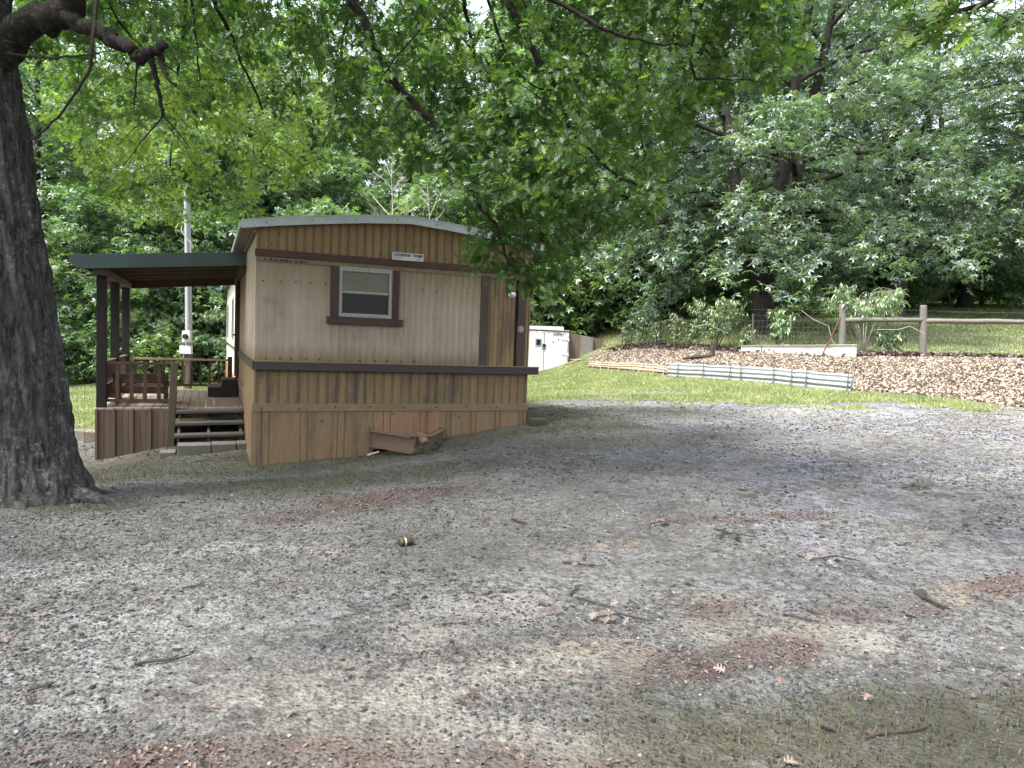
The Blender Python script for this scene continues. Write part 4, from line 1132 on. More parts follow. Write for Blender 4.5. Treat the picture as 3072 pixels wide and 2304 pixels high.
PROTO = []
def P_(spec, leafm): 
    rt_ = tree_proto('leafy_tree', 'x', 'tree', spec, leafm, m_bark2); PROTO.append(rt_); return rt_
grove = [P_(dict(seed=11, H=19, Rad=7.2, tr=.46, first=.13, leaf=.23, nl=62, forks=3, fork=.10, dens=1.15, up=.30, skirt=16), m_woodleaf2),
         P_(dict(seed=12, H=21, Rad=6.8, tr=.44, first=.15, leaf=.23, nl=62, forks=2, dens=1.15, up=.32, skirt=16), m_woodleaf2)]
woods = [P_(dict(seed=21, H=18, Rad=4.6, tr=.26, first=.10, leaf=.27, nl=54, dens=1.0, up=.35), m_woodleaf),
         P_(dict(seed=22, H=20, Rad=4.2, tr=.24, first=.22, leaf=.26, nl=50, dens=1.0, up=.5), m_woodleaf),
         P_(dict(seed=23, H=15, Rad=4.4, tr=.2, first=.08, leaf=.27, nl=52, dens=1.0, up=.3), m_woodleaf),
         P_(dict(seed=24, H=9, Rad=3.4, tr=.11, first=.06, leaf=.22, nl=42, dens=1.0, up=.45), m_woodleaf)]
shrubs = [P_(dict(seed=31, H=2.6, Rad=1.5, tr=.05, first=.04, leaf=.17, nl=18, dens=.8, up=.7), m_woodleaf),
          P_(dict(seed=32, H=1.6, Rad=1.3, tr=.04, first=.03, leaf=.16, nl=16, dens=.8, up=.6), m_weedleaf)]
used = set()
def place(proto, x, y, sc_, name, label, cat, group=None, rz=None, dz=0.0):
    rz = random.uniform(0, 6.28) if rz is None else rz
    z = hz(x, y) + dz
    if proto.name not in used:
        used.add(proto.name); o = proto
        o.location = (x, y, z); o.rotation_euler = (0, 0, rz); o.scale = (sc_,) * 3
    else:
        o = copy_thing(proto, (x, y, z), rz, sc_)
    o.name = name
    for k in ('label', 'category', 'group'):
        if k in o: del o[k]
    tag(o, label, cat, group); used.add(o.name)
    return o
# grove on the rising lawn to the right
G1 = 'oaks on the lawn behind the fence'
place(grove[0], 10.3, 30.2, 1.0, 'oak_tree', 'big twin stemmed oak on the lawn behind the drooping weed bush', 'tree', G1, .6)
place(grove[1], 21.6, 41, 1.05, 'oak_tree', 'thick dark trunked oak on the lawn behind the two fence posts', 'tree', G1, 2.0)
place(grove[0], 31, 50, 1.05, 'oak_tree', 'more distant oak between the fence posts and the right edge of the lawn', 'tree', G1, 3.4)
place(grove[1], 29.5, 38.5, 1.0, 'oak_tree', 'oak leaning in over the lawn at the right edge', 'tree', G1, 4.4)
place(grove[1], 6.6, 37, .92, 'oak_tree', 'slim oak with a straight dark trunk above the bright grass patch', 'tree', G1, 5.2)
back = [(15.5, 47), (24, 55), (12, 52), (41, 54), (4.5, 46), (9, 64)]
for i, (x, y) in enumerate(back):
    place(random.choice(grove + woods[:2]), x, y, random.uniform(.95, 1.2), 'leafy_tree', 'one of the tall leafy trees standing far back behind the oak grove', 'tree', 'trees far back behind the oaks')
# wood behind the home and around the left lawn
wl = [(-13.2, 29.5, 2), (-18.5, 28, 0), (-9.0, 31.5, 0), (-24, 30, 1), (-4.6, 33, 2), (-.6, 36.5, 0), (3.0, 40, 2), (-15.5, 34, 1), (-21, 36, 0), (-10.5, 38, 1), (-6, 40, 0), (-1.5, 43, 1), (-28, 38, 0), (-17, 43, 0), (-12, 47, 2), (-24, 46, 1), (-6.5, 50, 1), (1, 52, 0), (-36, 40, 0), (-8.2, 33.8, 2), (-2.6, 36.0, 2), (.6, 39.0, 2), (-14.0, 31.0, 0), (-19.5, 31.5, 2), (-11.2, 33.0, 2)]
for i, (x, y, k) in enumerate(wl):
    place(woods[k], x, y, random.uniform(.95, 1.25) * (.62 if y < 36.6 and x > -9.5 else .78 if y < 31.6 else 1), 'leafy_tree', 'one of the tall leafy trees of the wood behind the mobile home', 'tree', 'trees of the wood behind the home')
for i, (x, y, s_) in enumerate([(-15.8, 26.8, .8), (-11.6, 28.4, .75), (-7.6, 28.8, .8), (-20, 26, .9), (-10.2, 27.6, .5), (-2.4, 33.2, .9), (1.7, 37.5, .8), (-5.8, 30.5, .7), (5.0, 41.5, .7), (-13.6, 27.2, .55), (2.6, 38.2, 1.05), (4.9, 40.2, 1.15), (.2, 38.8, 1.2), (7.6, 43, 1.2), (-1.9, 35.5, 1.1), (9.2, 46, 1.3), (3.8, 36.6, .85), (5.4, 38.0, .9), (13, 45, 1.1), (17, 49, 1.2), (22.5, 51, 1.2), (27, 54, 1.3), (31, 57, 1.3), (36, 56, 1.3), (11.5, 49, 1.2), (15, 54, 1.3), (20, 60, 1.4), (39, 51, 1.2), (25, 62, 1.5)]):
    place(woods[3], x, y, s_, 'understory_tree', 'low bushy tree at the edge of the wood behind the home' if x < 6.5 else 'low bushy tree far back on the lawn between the oaks', 'tree', 'low trees along the edge of the wood')
for i, (x, y, k, s_) in enumerate([(-14.4, 25.9, 0, .9), (-12.9, 26.3, 1, 1.0), (-16.6, 25.6, 0, .8), (-9.2, 27, 0, .8), (-18.3, 25.4, 1, 1.1), (.6, 37.4, 1, 1.2), (-.4, 36.8, 0, .8), (1.6, 36.4, 0, .9), (4.0, 37.2, 0, .9), (2.8, 38.6, 1, 1.1), (5.4, 39, 0, .9), (1.0, 35.4, 1, 1.9), (2.6, 35.8, 1, 2.2), (4.3, 36.2, 1, 2.0), (5.9, 37, 1, 1.9), (-.4, 35.2, 1, 2.0), (7.6, 38.5, 1, 2.0)]):
    place(shrubs[k], x, y, s_, 'wild_shrub', 'leafy wild shrub at the foot of the trees beyond the white box' if x > -2 else 'leafy wild shrub at the edge of the wood beyond the left lawn', 'shrub', 'shrubs at the edge of the trees')
for i, (x, y, s_) in enumerate([(14, 40, 1.3), (16.5, 42, 1.2), (19, 46, 1.4), (25.5, 47, 1.3), (28, 52, 1.5), (33, 54, 1.5), (12.5, 43, 1.2), (36, 50, 1.4), (22.5, 52, 1.4), (8.5, 40, 1.5), (10, 42, 1.4), (17.5, 50, 1.8), (21, 58, 2.2), (27, 60, 2.2), (31, 58, 2.0), (14.5, 52, 1.9), (38, 57, 2.0), (34, 48, 1.5)]):
    place(shrubs[i % 2], x, y, s_, 'wild_shrub', 'low shrub far back on the lawn below the oak grove', 'shrub', 'shrubs below the oaks')
for p in PROTO:                                   # nothing unplaced may stay at the origin
    assert p.name in used or p.location.length > 1
# distant woods: one mass of trunks and foliage closing the view
g = np.random.default_rng(5)
N = 12000
az = g.uniform(-.95, .95, N); dist = g.uniform(74, 105, N); xx = np.sin(az) * dist; yy = np.cos(az) * dist
zz = height(xx, yy) + 13 * g.beta(1.0, 1.6, N)
cl = fbm(xx * .16, yy * .16, zz * .16, 4, 3)
keep = cl > .36; P = np.stack([xx, yy, zz], -1)[keep]; n = len(P)
cloud('far_woods', *WH[0], P, g.uniform(0, 6.28, n), g.normal(0, .5, n), g.normal(0, .5, n), g.uniform(.9, 1.9, n), m_woodleaf, np.clip(cl[keep] * 1.6 - .3 + g.normal(0, .12, n), 0, 1), None, 'stuff')

# dead bare trees seen above the roof
def dead_tree(x, y, H, label, seed, lean):
    r = random.Random(seed); z0 = hz(x, y)
    root = thing('dead_tree', label, 'dead tree', (x, y, z0)); mb = MB()
    tp = [Vector((x + lean * f * H, y, z0 + H * f)) for f in np.linspace(0, 1, 7)]
    mb.tube(tp, [.06 * (1 - .85 * f) for f in np.linspace(0, 1, 7)], 6)
    for i in range(30):
        f = r.uniform(.45, .98); p = tp[0].lerp(tp[-1], f); az = r.uniform(0, 6.28); L_ = H * .30 * (1.2 - f); e = r.uniform(.5, 1.1); pts = [p.copy()]
        for k in range(4):
            p = p + Vector((math.cos(az) * math.cos(e) + lean, math.sin(az) * math.cos(e), math.sin(e))) * L_ / 4; e += r.uniform(-.3, .25); az += r.uniform(-.3, .3); pts.append(p.copy())
            if r.random() < .7:
                q = p.copy(); qp = [q.copy()]; a2 = az + r.uniform(-1, 1)
                for j in range(2): q = q + Vector((math.cos(a2) * .7, math.sin(a2) * .7, .6)) * L_ * .16; qp.append(q.copy())
                mb.tube(qp, .008, 3, False)
        mb.tube(pts, [.018, .015, .012, .010, .007], 4, False)
    part('trunk', mb, m_barewood, root)
dead_tree(-4.1, 26.0, 8.4, 'bare bleached dead tree rising above the middle of the home roof', 3, -.06)
dead_tree(-2.7, 27.5, 7.6, 'smaller bare dead tree leaning above the right part of the home roof', 8, -.10)

# ------------------------------------------------------------------ tall weeds and bushes on the bank
def weed(x, y, H, spread, stems, label, seed, name='weed_bush', bare=.35, leaf=.22, cat='bush', group=None, droop=.5):
    r = random.Random(seed); g = np.random.default_rng(seed); z0 = hz(x, y)
    root = thing(name, label, cat, (x, y, z0), group); mb = MB(); P = []; yaw = []; pit = []
    for s in range(stems):
        a = r.uniform(0, 6.28); hh = H * r.uniform(.7, 1.0); pts = []; o0 = r.uniform(0, .12) * spread
        for k in range(7):
            f = k / 6; o = o0 + spread * (f ** 1.5) * r.uniform(.75, 1.1) * .5
            pts.append(Vector((x + math.cos(a) * o, y + math.sin(a) * o, z0 + hh * (f - .12 * f * f * (spread > 1)))))
        mb.tube(pts, [.016, .015, .013, .011, .009, .006, .004], 4, False)
        for k in range(int(9 + hh * 9)):
            f = bare + (1 - bare) * r.random() ** .8; i = min(int(f * 6), 5); c = pts[i].lerp(pts[i + 1], f * 6 - i)
            b = r.uniform(0, 6.28); L_ = r.uniform(.12, .42) * (.5 + spread * .4)
            e = r.uniform(-.1, .7); q = c + Vector((math.cos(b) * math.cos(e), math.sin(b) * math.cos(e), math.sin(e))) * L_
            mb.tube([c, (c + q) / 2 + Vector((0, 0, .04)), q], .005, 3, False)
            for j in range(r.randint(4, 7)):
                u = r.uniform(.3, 1); w_ = c.lerp(q, u)
                P.append((w_.x, w_.y, w_.z)); yaw.append(b - 1.57 + r.gauss(0, .9)); pit.append(-r.uniform(.1, 1.1) * droop * 2)
    part('stems', mb, m_polewood if bare < .6 else m_barewood, root)
    n = len(P)
    cloud('leaves', LANCE_T, LANCE_F, np.array(P), np.array(yaw), np.array(pit), g.normal(0, .35, n), leaf * g.uniform(.6, 1.15, n), m_weedleaf, np.clip(g.normal(.55, .22, n), 0, 1), root)
    return root
WG = 'weeds along the top of the bank'
weed(7.35, 26.4, 2.25, 1.7, 14, 'wide drooping green weed bush left of the twin trunk', 1, bare=.25, leaf=.165, droop=.75)
weed(11.45, 23.6, 2.5, 1.9, 15, 'bright green leafy bush growing up around the nearer grey fence post', 2, bare=.62, leaf=.19, droop=.7)
weed(9.15, 25.0, 1.55, .7, 5, 'slender sapling weed between the twin trunk and the fence post', 3, bare=.35)
weed(12.1, 23.3, 1.0, .7, 5, 'brownish low weed clump between the two grey fence posts', 4, bare=.2)
for i, (x, y, h, lab) in enumerate([(4.9, 30.6, 1.3, 'upright tall weed at the end of the bank behind the panels'), (5.35, 29.7, 1.5, 'tall weed second from the panels along the bank top'), (5.8, 28.9, 1.4, 'dense tall weed midway between the panels and the stump'),
                                    (6.3, 28.1, 1.55, 'tall leafy weed above the bent stump'), (6.75, 27.4, 1.3, 'short leafy weed just left of the drooping bush'), (8.2, 25.7, 1.0, 'low weed at the right foot of the drooping bush')]):
    weed(x, y, h, .5, 4, lab, 10 + i, 'tall_weed', .15, .145, 'weed', WG)
def bare_twig(pts, label):
    p0 = pts[0]; root = thing('bare_branch', label, 'branch', p0, 'bleached bare branches in the weeds')
    mb = MB(); 
    for k in range(0, len(pts) - 1): mb.tube([pts[k], pts[k + 1]], [.011, .009], 5)
    part('twig', mb, m_barewood, root)
V = lambda a, b, Y: Vector(at(a * .46293, b * .46293, Y))
bare_twig([V(1500, 705, 25.6), V(1530, 700, 25.5), V(1555, 712, 25.5), V(1572, 720, 25.5)], 'bleached branch poking out of the drooping bush')
bare_twig([V(1690, 740, 24), V(1688, 765, 24) + Vector((0, 0, .3)), V(1705, 745, 24), V(1725, 757, 23.8)], 'bleached crooked branch above the pale sheet')
bare_twig([V(1730, 670, 23.6), V(1757, 690, 23.5), V(1790, 705, 23.4), V(1797, 735, 23.3), V(1815, 757, 23.2)], 'bleached forked branch left of the nearer fence post')
bare_twig([V(1895, 712, 22.7), V(1940, 712, 22.7), V(1965, 705, 22.7), V(1990, 717, 22.6), V(2000, 722, 22.6)], 'bleached bent branch hung in the wire between the fence posts')
# ------------------------------------------------------------------ the big oak on the left
OX, OY = -4.9, 7.2
OZ = hz(OX, OY)
oak = thing('oak_tree', 'huge old oak with a thick furrowed trunk beside the porch, branches drooping over the yard', 'tree', (OX, OY, OZ))
zs = np.concatenate([np.linspace(-.35, .9, 70), np.linspace(.92, 6.4, 170)])
na = 220
ang = np.linspace(0, 2 * np.pi, na, endpoint=False)
ZZ, AA = np.meshgrid(zs, ang, indexing='ij')
cx = np.interp(ZZ, [-.4, .3, 1.1, 2.6, 4.4, 6.4], [-4.92, -4.93, -5.0, -5.22, -5.48, -5.6])
rr = np.interp(ZZ, [-.4, -.1, .15, .45, .9, 1.5, 2.6, 4.4, 5.2, 6.4], [.86, .70, .58, .51, .485, .475, .455, .415, .40, .30])
fl = np.exp(-np.clip(ZZ + .25, 0, 9) / .34)
rr = rr * (1 + fl * (.22 * np.cos(3 * AA + .6) + .16 * np.cos(5 * AA - 1.2)))
ca, sa = np.cos(AA), np.sin(AA)
u = AA * 2.6
fur = np.abs(fbm(ca * 6, sa * 6, ZZ * 1.5 + fbm(ca * 3, sa * 3, ZZ * 2, 5, 2) * 1.2, 31, 3) - .5) * 2
fur2 = np.abs(fbm(ca * 14, sa * 14, ZZ * 4.2, 41, 3) - .5) * 2
rr = rr + (np.clip(fur, 0, .5) - .2) * .12 + (np.clip(fur2, 0, .5) - .2) * .05 + (fbm(ca * 1.6, sa * 1.6, ZZ * .8, 7, 2) - .5) * .10
TX = cx + rr * ca; TY = OY + rr * sa; TZ = OZ + ZZ
V_ = np.stack([TX, TY, TZ], -1).reshape(-1, 3) - np.array([OX, OY, OZ])
nz = len(zs)
ii, jj = np.meshgrid(np.arange(nz - 1), np.arange(na), indexing='ij')
j2 = (jj + 1) % na
Q = np.stack([ii * na + jj, ii * na + j2, (ii + 1) * na + j2, (ii + 1) * na + jj], -1).reshape(-1, 4)
me = np_mesh('trunk', V_, [list(q) for q in [range(4)]], 4, 0, m_bark) if False else bpy.data.meshes.new('trunk')
me.vertices.add(len(V_)); me.vertices.foreach_set('co', V_.astype(np.float32).ravel())
me.loops.add(Q.size); me.loops.foreach_set('vertex_index', Q.astype(np.int32).ravel())
me.polygons.add(len(Q)); me.polygons.foreach_set('loop_start', (np.arange(len(Q)) * 4).astype(np.int32))
try: me.polygons.foreach_set('loop_total', np.full(len(Q), 4, np.int32))
except Exception: pass
me.update(calc_edges=True); me.validate(); me.polygons.foreach_set('use_smooth', [True] * len(me.polygons)); me.materials.append(m_bark)
to = bpy.data.objects.new('trunk', me); COL.objects.link(to); to.parent = oak

limb = MB(); NODES = []
def add_limb(pts, r0, r1, n=7, sub=4, store=True):
    """smooth polyline (Catmull-Rom) with tapering radius"""
    P = [np.array(p, float) for p in pts]; P = [2 * P[0] - P[1]] + P + [2 * P[-1] - P[-2]]; out = []
    for i in range(1, len(P) - 2):
        for k in range(sub):
            t = k / sub; a, b, c, d = P[i - 1:i + 3]
            out.append(.5 * (2 * b + (c - a) * t + (2 * a - 5 * b + 4 * c - d) * t * t + (3 * b - a - 3 * c + d) * t ** 3))
    out.append(P[-2]); m_ = len(out)
    for i in range(1, m_ - 1): out[i] = out[i] + rng.normal(0, min(.03, r0 * .25), 3)
    limb.tube([Vector(o) for o in out], [r0 + (r1 - r0) * (i / (m_ - 1)) ** .8 for i in range(m_)], n, True)
    if store:
        for o in out: NODES.append(o)
A_ = lambda x, y, Y: at(x, y, Y)
top = np.array([-5.4, 7.2, OZ + 5.0])
# heavy limb leaving the trunk and rising out of the picture
add_limb([(-5.35, 7.2, 3.9), A_(15, 36, 7.1), A_(41, 19, 7.0), A_(68, 9, 6.9), A_(74, -12, 6.85), A_(80, -45, 6.9), A_(110, -110, 7.4)], .16, .09, 10)
add_limb([A_(60, 13, 6.92), A_(80, 24, 6.85), A_(103, 33, 6.8), A_(121, 42, 6.75), A_(133, 51, 6.7), A_(142, 60, 6.7)], .085, .05, 9)
add_limb([A_(140, 60, 6.7), A_(147, 55, 6.68), A_(156, 51, 6.66), A_(163, 48, 6.65), A_(164, 43, 6.65)], .052, .035, 8)
add_limb([A_(150, 56, 6.68), A_(155, 72, 6.7), A_(158, 92, 6.75), A_(163, 116, 6.8)], .03, .016, 6)
add_limb([A_(158, 53, 6.68), A_(165, 70, 6.65), A_(170, 80, 6.63), A_(176, 87, 6.6)], .032, .012, 6)
add_limb([A_(163, 116, 6.8), A_(145, 138, 6.85), A_(123, 166, 6.9)], .012, .005, 4)
add_limb([A_(163, 116, 6.8), A_(176, 130, 6.8), A_(188, 146, 6.8)], .012, .005, 4)
add_limb([A_(138, 62, 6.7), A_(136, 78, 6.72), A_(134, 110, 6.8)], .016, .005, 5)
add_limb([A_(98, -20, 6.9), A_(93, 38, 6.5), A_(89, 70, 6.45), A_(74, 95, 6.4), A_(52, 123, 6.35), A_(28, 143, 6.3)], .018, .008, 6)
add_limb([A_(8, 54, 7.0), A_(45, 58, 6.9), A_(83, 55, 6.8), A_(100, 54, 6.8)], .016, .006, 5)
# overhead limbs (above the picture) and the drooping branches hanging from them
hub = (-5.42, 7.2, 5.6)
over = [[hub, (-3.9, 7.3, 6.6), (-2.2, 7.4, 7.0), (-.6, 7.5, 6.8), (.9, 7.6, 6.4)],
        [hub, (-4.2, 8.4, 6.9), (-2.8, 10.2, 7.8), (-1.4, 12, 8.2)],
        [hub, (-5.2, 8.8, 7.0), (-5.3, 11, 8.2), (-5.6, 13.5, 8.6)],
        [hub, (-4.2, 6.0, 6.8), (-2.6, 4.4, 7.4), (-1, 2.6, 7.6)],
        [hub, (-6.5, 5.6, 7.2), (-7.5, 3.6, 8.0), (-8, 1.5, 8.0)],
        [hub, (-7.0, 8.0, 7.2), (-9, 9.4, 8.0), (-10.5, 11, 8)],
        [(-5.45, 7.2, 6.2), (-5.3, 7.3, 8.5), (-4.9, 7.5, 11), (-4.6, 7.5, 13.5)],
        [(-2.2, 7.4, 7.0), (-.8, 6.6, 7.2), (.8, 6.2, 6.9), (2.2, 6.0, 6.4)],
        [(-2.2, 7.4, 7.0), (-1.2, 8.6, 7.4), (.2, 9.6, 7.4), (1.4, 10.2, 7.0)]]
for k, o in enumerate(over): add_limb(o, .15 if k not in (7, 8) else .09, .05, 8)
T1 = A_
add_limb([(-2.2, 7.4, 7.0), T1(330, -60, 7.4), T1(353, 0, 7.4), T1(382, 60, 7.5), T1(409, 101, 7.6), T1(433, 123, 7.6), T1(449, 155, 7.7), T1(463, 175, 7.7), T1(478, 204, 7.75), T1(496, 226, 7.8), T1(505, 253, 7.8), T1(516, 272, 7.8)], .055, .012, 7)
add_limb([(-.6, 7.5, 6.8), T1(490, -40, 7.2), T1(508, 0, 7.1), T1(525, 36, 7.1), T1(537, 58, 7.1), T1(554, 85, 7.1), T1(564, 112, 7.1), T1(573, 130, 7.1), T1(604, 166, 7.2), T1(640, 186, 7.2)], .05, .012, 7)
add_limb([(-1.2, 7.45, 6.9), T1(452, -40, 8), T1(463, 0, 8), T1(472, 42, 8), T1(479, 69, 8), T1(492, 85, 8), T1(505, 112, 8), T1(520, 140, 8)], .032, .008, 6)
add_limb([(-.6, 7.5, 6.8), T1(478, -40, 7.7), T1(488, 0, 7.7), T1(507, 54, 7.7), T1(534, 86, 7.7), T1(570, 90, 7.6)], .026, .008, 6)
add_limb([(.9, 7.6, 6.4), T1(530, -25, 6.6), T1(552, 0, 6.5), T1(595, 24, 6.4), T1(622, 36, 6.4), T1(655, 43, 6.4), T1(690, 44, 6.4)], .03, .009, 6)
add_limb([(-3.2, 7.35, 6.8), T1(200, -50, 7.6), T1(214, 0, 7.8), T1(229, 30, 8), T1(242, 62, 8.2), T1(262, 110, 8.6)], .035, .01, 6)
add_limb([(-3.9, 7.3, 6.6), T1(188, -40, 7.8), T1(192, 0, 8), T1(196, 40, 8.2), T1(200, 80, 8.6)], .022, .008, 5)
add_limb([(-4.3, 7.25, 6.3), T1(100, -40, 7.6), T1(108, 0, 7.8), T1(123, 27, 8), T1(147, 52, 8.4), T1(178, 74, 8.8)], .02, .007, 5)
add_limb([(-2.8, 10.2, 7.8), (-2.6, 11.2, 7.2), (-3.0, 12, 6), (-3.4, 12.6, 4.8)], .05, .012, 6)
add_limb([(-5.3, 11, 8.2), (-5.6, 12.2, 7.2), (-6.2, 13.2, 5.8), (-6.6, 13.8, 4.6)], .05, .012, 6)
add_limb([(.8, 6.2, 6.9), (1.7, 6.4, 5.8), T1(690, 60, 6.8), T1(730, 80, 6.8)], .03, .008, 6)
add_limb([(1.4, 10.2, 7.0), (1.5, 9.6, 6.2), T1(640, 120, 8.4), T1(655, 190, 8.2)], .03, .008, 6)

# clusters of leaves: sampled through the hanging part of the crown
poly = [(18, -140), (24, 60), (40, 110), (62, 150), (88, 175), (112, 208), (140, 218), (185, 228), (220, 226), (262, 218), (285, 196), (315, 172), (340, 152), (370, 158), (405, 172), (432, 160), (462, 196), (478, 236), (456, 258), (490, 276), (522, 296), (566, 288), (585, 252), (616, 232), (640, 246), (664, 220), (672, 155), (694, 118), (732, 92), (760, 86), (790, 68), (815, 46), (792, 16), (800, -140)]
def inside(px, py, pg):
    r_ = False; j = len(pg) - 1
    for i in range(len(pg)):
        if (pg[i][1] > py) != (pg[j][1] > py) and px < (pg[j][0] - pg[i][0]) * (py - pg[i][1]) / (pg[j][1] - pg[i][1]) + pg[i][0]: r_ = not r_
        j = i
    return r_
ATT = []
rr_ = random.Random(99)
while len(ATT) < 2850:
    x, y = rr_.uniform(15, 815), rr_.uniform(-130, 300)
    if not inside(x, y, poly): continue
    if x > 640 and rr_.random() < .25: continue
    hole = math.hypot((x - 487) / 26, (y - 22) / 34)
    if hole < 1 and rr_.random() < .93: continue
    if x < 330:
        Yd = rr_.uniform(8.0, 13.6) if y > 60 else rr_.uniform(6.6, 12.5)
        if y > 130: Yd = rr_.uniform(10.5, 14)
        if y > 120: Yd = rr_.uniform(9.5, 13.5)
    else:
        Yd = rr_.gauss(7.6, .8) if x < 640 else rr_.gauss(6.9, .5)
        if y > 200: Yd = rr_.uniform(7.3, 8.4)
        if y < 60 and x < 640 and rr_.random() < .4: Yd = rr_.uniform(7, 12)
        if 330 <= x < 470 and rr_.random() < .35: Yd = rr_.uniform(8, 10.0)
    p = at(x, y, Yd + .35)
    ATT.append((p, 1))
g = np.random.default_rng(17)
c = 0
while c < 1900:                                # rest of the crown, above and behind the picture, shaped to shade the yard
    q = g.uniform(-1, 1, 3)
    if np.linalg.norm(q) > 1: continue
    p = np.array([-6.2, 5.6, 8.8]) + q * np.array([9.6, 8.2, 4.6])
    if p[2] < 5.3: continue
    a, b, d_ = proj(p)
    if d_ > .3 and -60 < a < 1084 and b > -25: continue
    ATT.append((p, 0)); c += 1
nodes = np.array(NODES)
pts_ = np.array([a[0] for a in ATT])
dmin = np.array([np.min(((nodes - p) ** 2).sum(1)) for p in pts_])
order = np.argsort(dmin)
cap = np.zeros((len(nodes) + len(pts_) * 4, 3)); cn = len(nodes); cap[:cn] = nodes
LPos, LYaw, LPit, LSize, LT = [], [], [], [], []
tw = MB()
for oi in order:
    p = pts_[oi]; vis = ATT[oi][1]
    dv = cap[:cn] - p
    d2 = (dv ** 2).sum(1) + np.where(dv[:, 2] < 0, .5 * dv[:, 2] ** 2, 0)       # prefer wood that is higher up
    k = int(np.argmin(d2)); a = cap[k]
    L_ = float(np.linalg.norm(p - a))
    mid = (a + p) / 2 + np.array([0, 0, .10 * L_]) + g.normal(0, .05, 3) * min(1, L_)
    ps_ = [a, .25 * a + .5 * mid + .25 * p, .06 * a + .38 * mid + .56 * p, p]
    r0 = min(.014, .004 + L_ * .006)
    tw.tube([Vector(q) for q in ps_], [r0, r0 * .8, r0 * .6, .003], 3, False)
    for q in ps_[1:]:
        cap[cn] = q; cn += 1
    d_ = p - a; az = math.atan2(d_[1], d_[0]) if L_ > .02 else g.uniform(0, 6.28)
    nl_ = int(g.integers(13, 21)) if vis else 9
    for j in range(nl_):
        f = g.uniform(.35, 1.05)
        base = a + (p - a) * f if L_ < .8 else p + (a - p) / L_ * g.uniform(0, .4)
        y_ = az + g.normal(0, 1.1)
        LPos.append(base + g.normal(0, .055, 3)); LYaw.append(y_ - 1.5708); LPit.append(-g.uniform(-.15, 1.25)); LSize.append(g.uniform(.055, .105) * (1.0 if vis else 2.5)); LT.append(g.normal(.38, .18) + (.42 if (p[1] > 9.6 and p[0] < 0 and p[2] < 5.6) else 0))  # far low left clusters tinted lighter: sunlit glow put into the leaf colour
rtm = MB()
for a_, ln_, r_ in ((-.3, 1.2, .10), (-1.2, .8, .09), (-2.0, .8, .09), (.5, .9, .09)):
    pp = []
    for f in np.linspace(.25, 1, 7):
        x_, y_ = OX + math.cos(a_ + .25 * f) * ln_ * f, OY + math.sin(a_ + .25 * f) * ln_ * f
        pp.append(Vector((x_, y_, hz(x_, y_) + .30 * (1 - f) ** 1.6 - .035 * f)))
    rtm.tube(pp, [r_ * (1.25 - .95 * f) for f in np.linspace(0, 1, 7)], 9)
part('roots', rtm, m_bark, oak, smooth=True)
part('branches', limb, m_limb, oak, smooth=True)
part('twigs', tw, m_limb, oak)
LPos = np.array(LPos); n = len(LPos)
tint = np.clip(np.array(LT) + (fbm(LPos[:, 0] * .9, LPos[:, 1] * .9, LPos[:, 2] * .9, 8, 2) - .5) * .8, 0, 1)
cloud('crown', OAK_T, OAK_F, LPos, np.array(LYaw), np.array(LPit), g.normal(0, .6, n), np.array(LSize), m_oakleaf, tint, oak)

# second oak, its trunk outside the picture on the right, one spray hanging into the corner
x2, y2 = 9.2, 5.4; z2_ = hz(x2, y2)
oak2 = thing('oak_tree', 'oak whose leafy spray hangs into the upper right corner, its trunk out of the picture', 'tree', (x2, y2, z2_))
lm2 = MB(); lm2.tube([(x2, y2, z2_ - .3), (x2, y2, z2_ + .2), (x2 + .1, y2, z2_ + 3), (x2 + .05, y2, z2_ + 7), (x2, y2, z2_ + 9)], [.55, .38, .32, .22, .1], 14)
br2 = [[(x2, y2, z2_ + 5.2), (7.5, 5.6, 6.3), (5.6, 5.8, 5.8), A_(985, 4, 6.0), A_(948, 14, 6.0), A_(918, 32, 6.0)], [(7.5, 5.6, 6.3), (6.2, 6.4, 5.7), A_(1030, 10, 6.3), A_(1002, 24, 6.3)], [(5.6, 5.8, 5.8), A_(940, -30, 6), A_(915, -8, 6.1)],
       [(x2, y2, z2_ + 6), (7.5, 3.6, 7.2), (5.4, 2.0, 7.4)], [(x2, y2, z2_ + 6.4), (11, 7, 7.6), (12.6, 9, 7.6)], [(x2, y2, z2_ + 6.2), (10.5, 3, 7.4), (12, .8, 7.5)]]
P = []; yw = []; pt = []; szs = []
for k, b in enumerate(br2):
    b = [np.array(q, float) for q in b]
    lm2.tube([Vector(q) for q in b], list(np.linspace(.05 if k < 3 else .12, .008, len(b))), 6, False)
    for i in range(len(b) - 1):
        if k < 3 and i < (2 if k == 0 else 1): continue
        d_ = b[i + 1] - b[i]
        for f in np.linspace(0, 1, 9 if k < 3 else 16):
            c_ = b[i] + d_ * f
            for j in range(3 if k < 3 else 7):
                sp_ = .13 if k < 3 else .55
                off = g.normal(0, sp_, 3); off[2] = off[2] * .6 - (.02 if k < 3 else 0)
                q = c_ + off
                if k < 3: lm2.tube([Vector(c_), Vector(q)], .004, 3, False)
                P.append(q); yw.append(math.atan2(d_[1], d_[0]) - 1.57 + g.normal(0, 1.0)); pt.append(-g.uniform(.0, 1.1)); szs.append(g.uniform(.12, .19) * (1 if k < 3 else 1.5))
part('trunk', lm2, m_bark2, oak2, smooth=True)
n = len(P)
cloud('crown', OAK_T, OAK_F, np.array(P), np.array(yw), np.array(pt), g.normal(0, .5, n), np.array(szs), m_oakleaf, np.clip(g.normal(.6, .2, n), 0, 1), oak2)

# ------------------------------------------------------------------ gravel, litter, grass
g = np.random.default_rng(23)
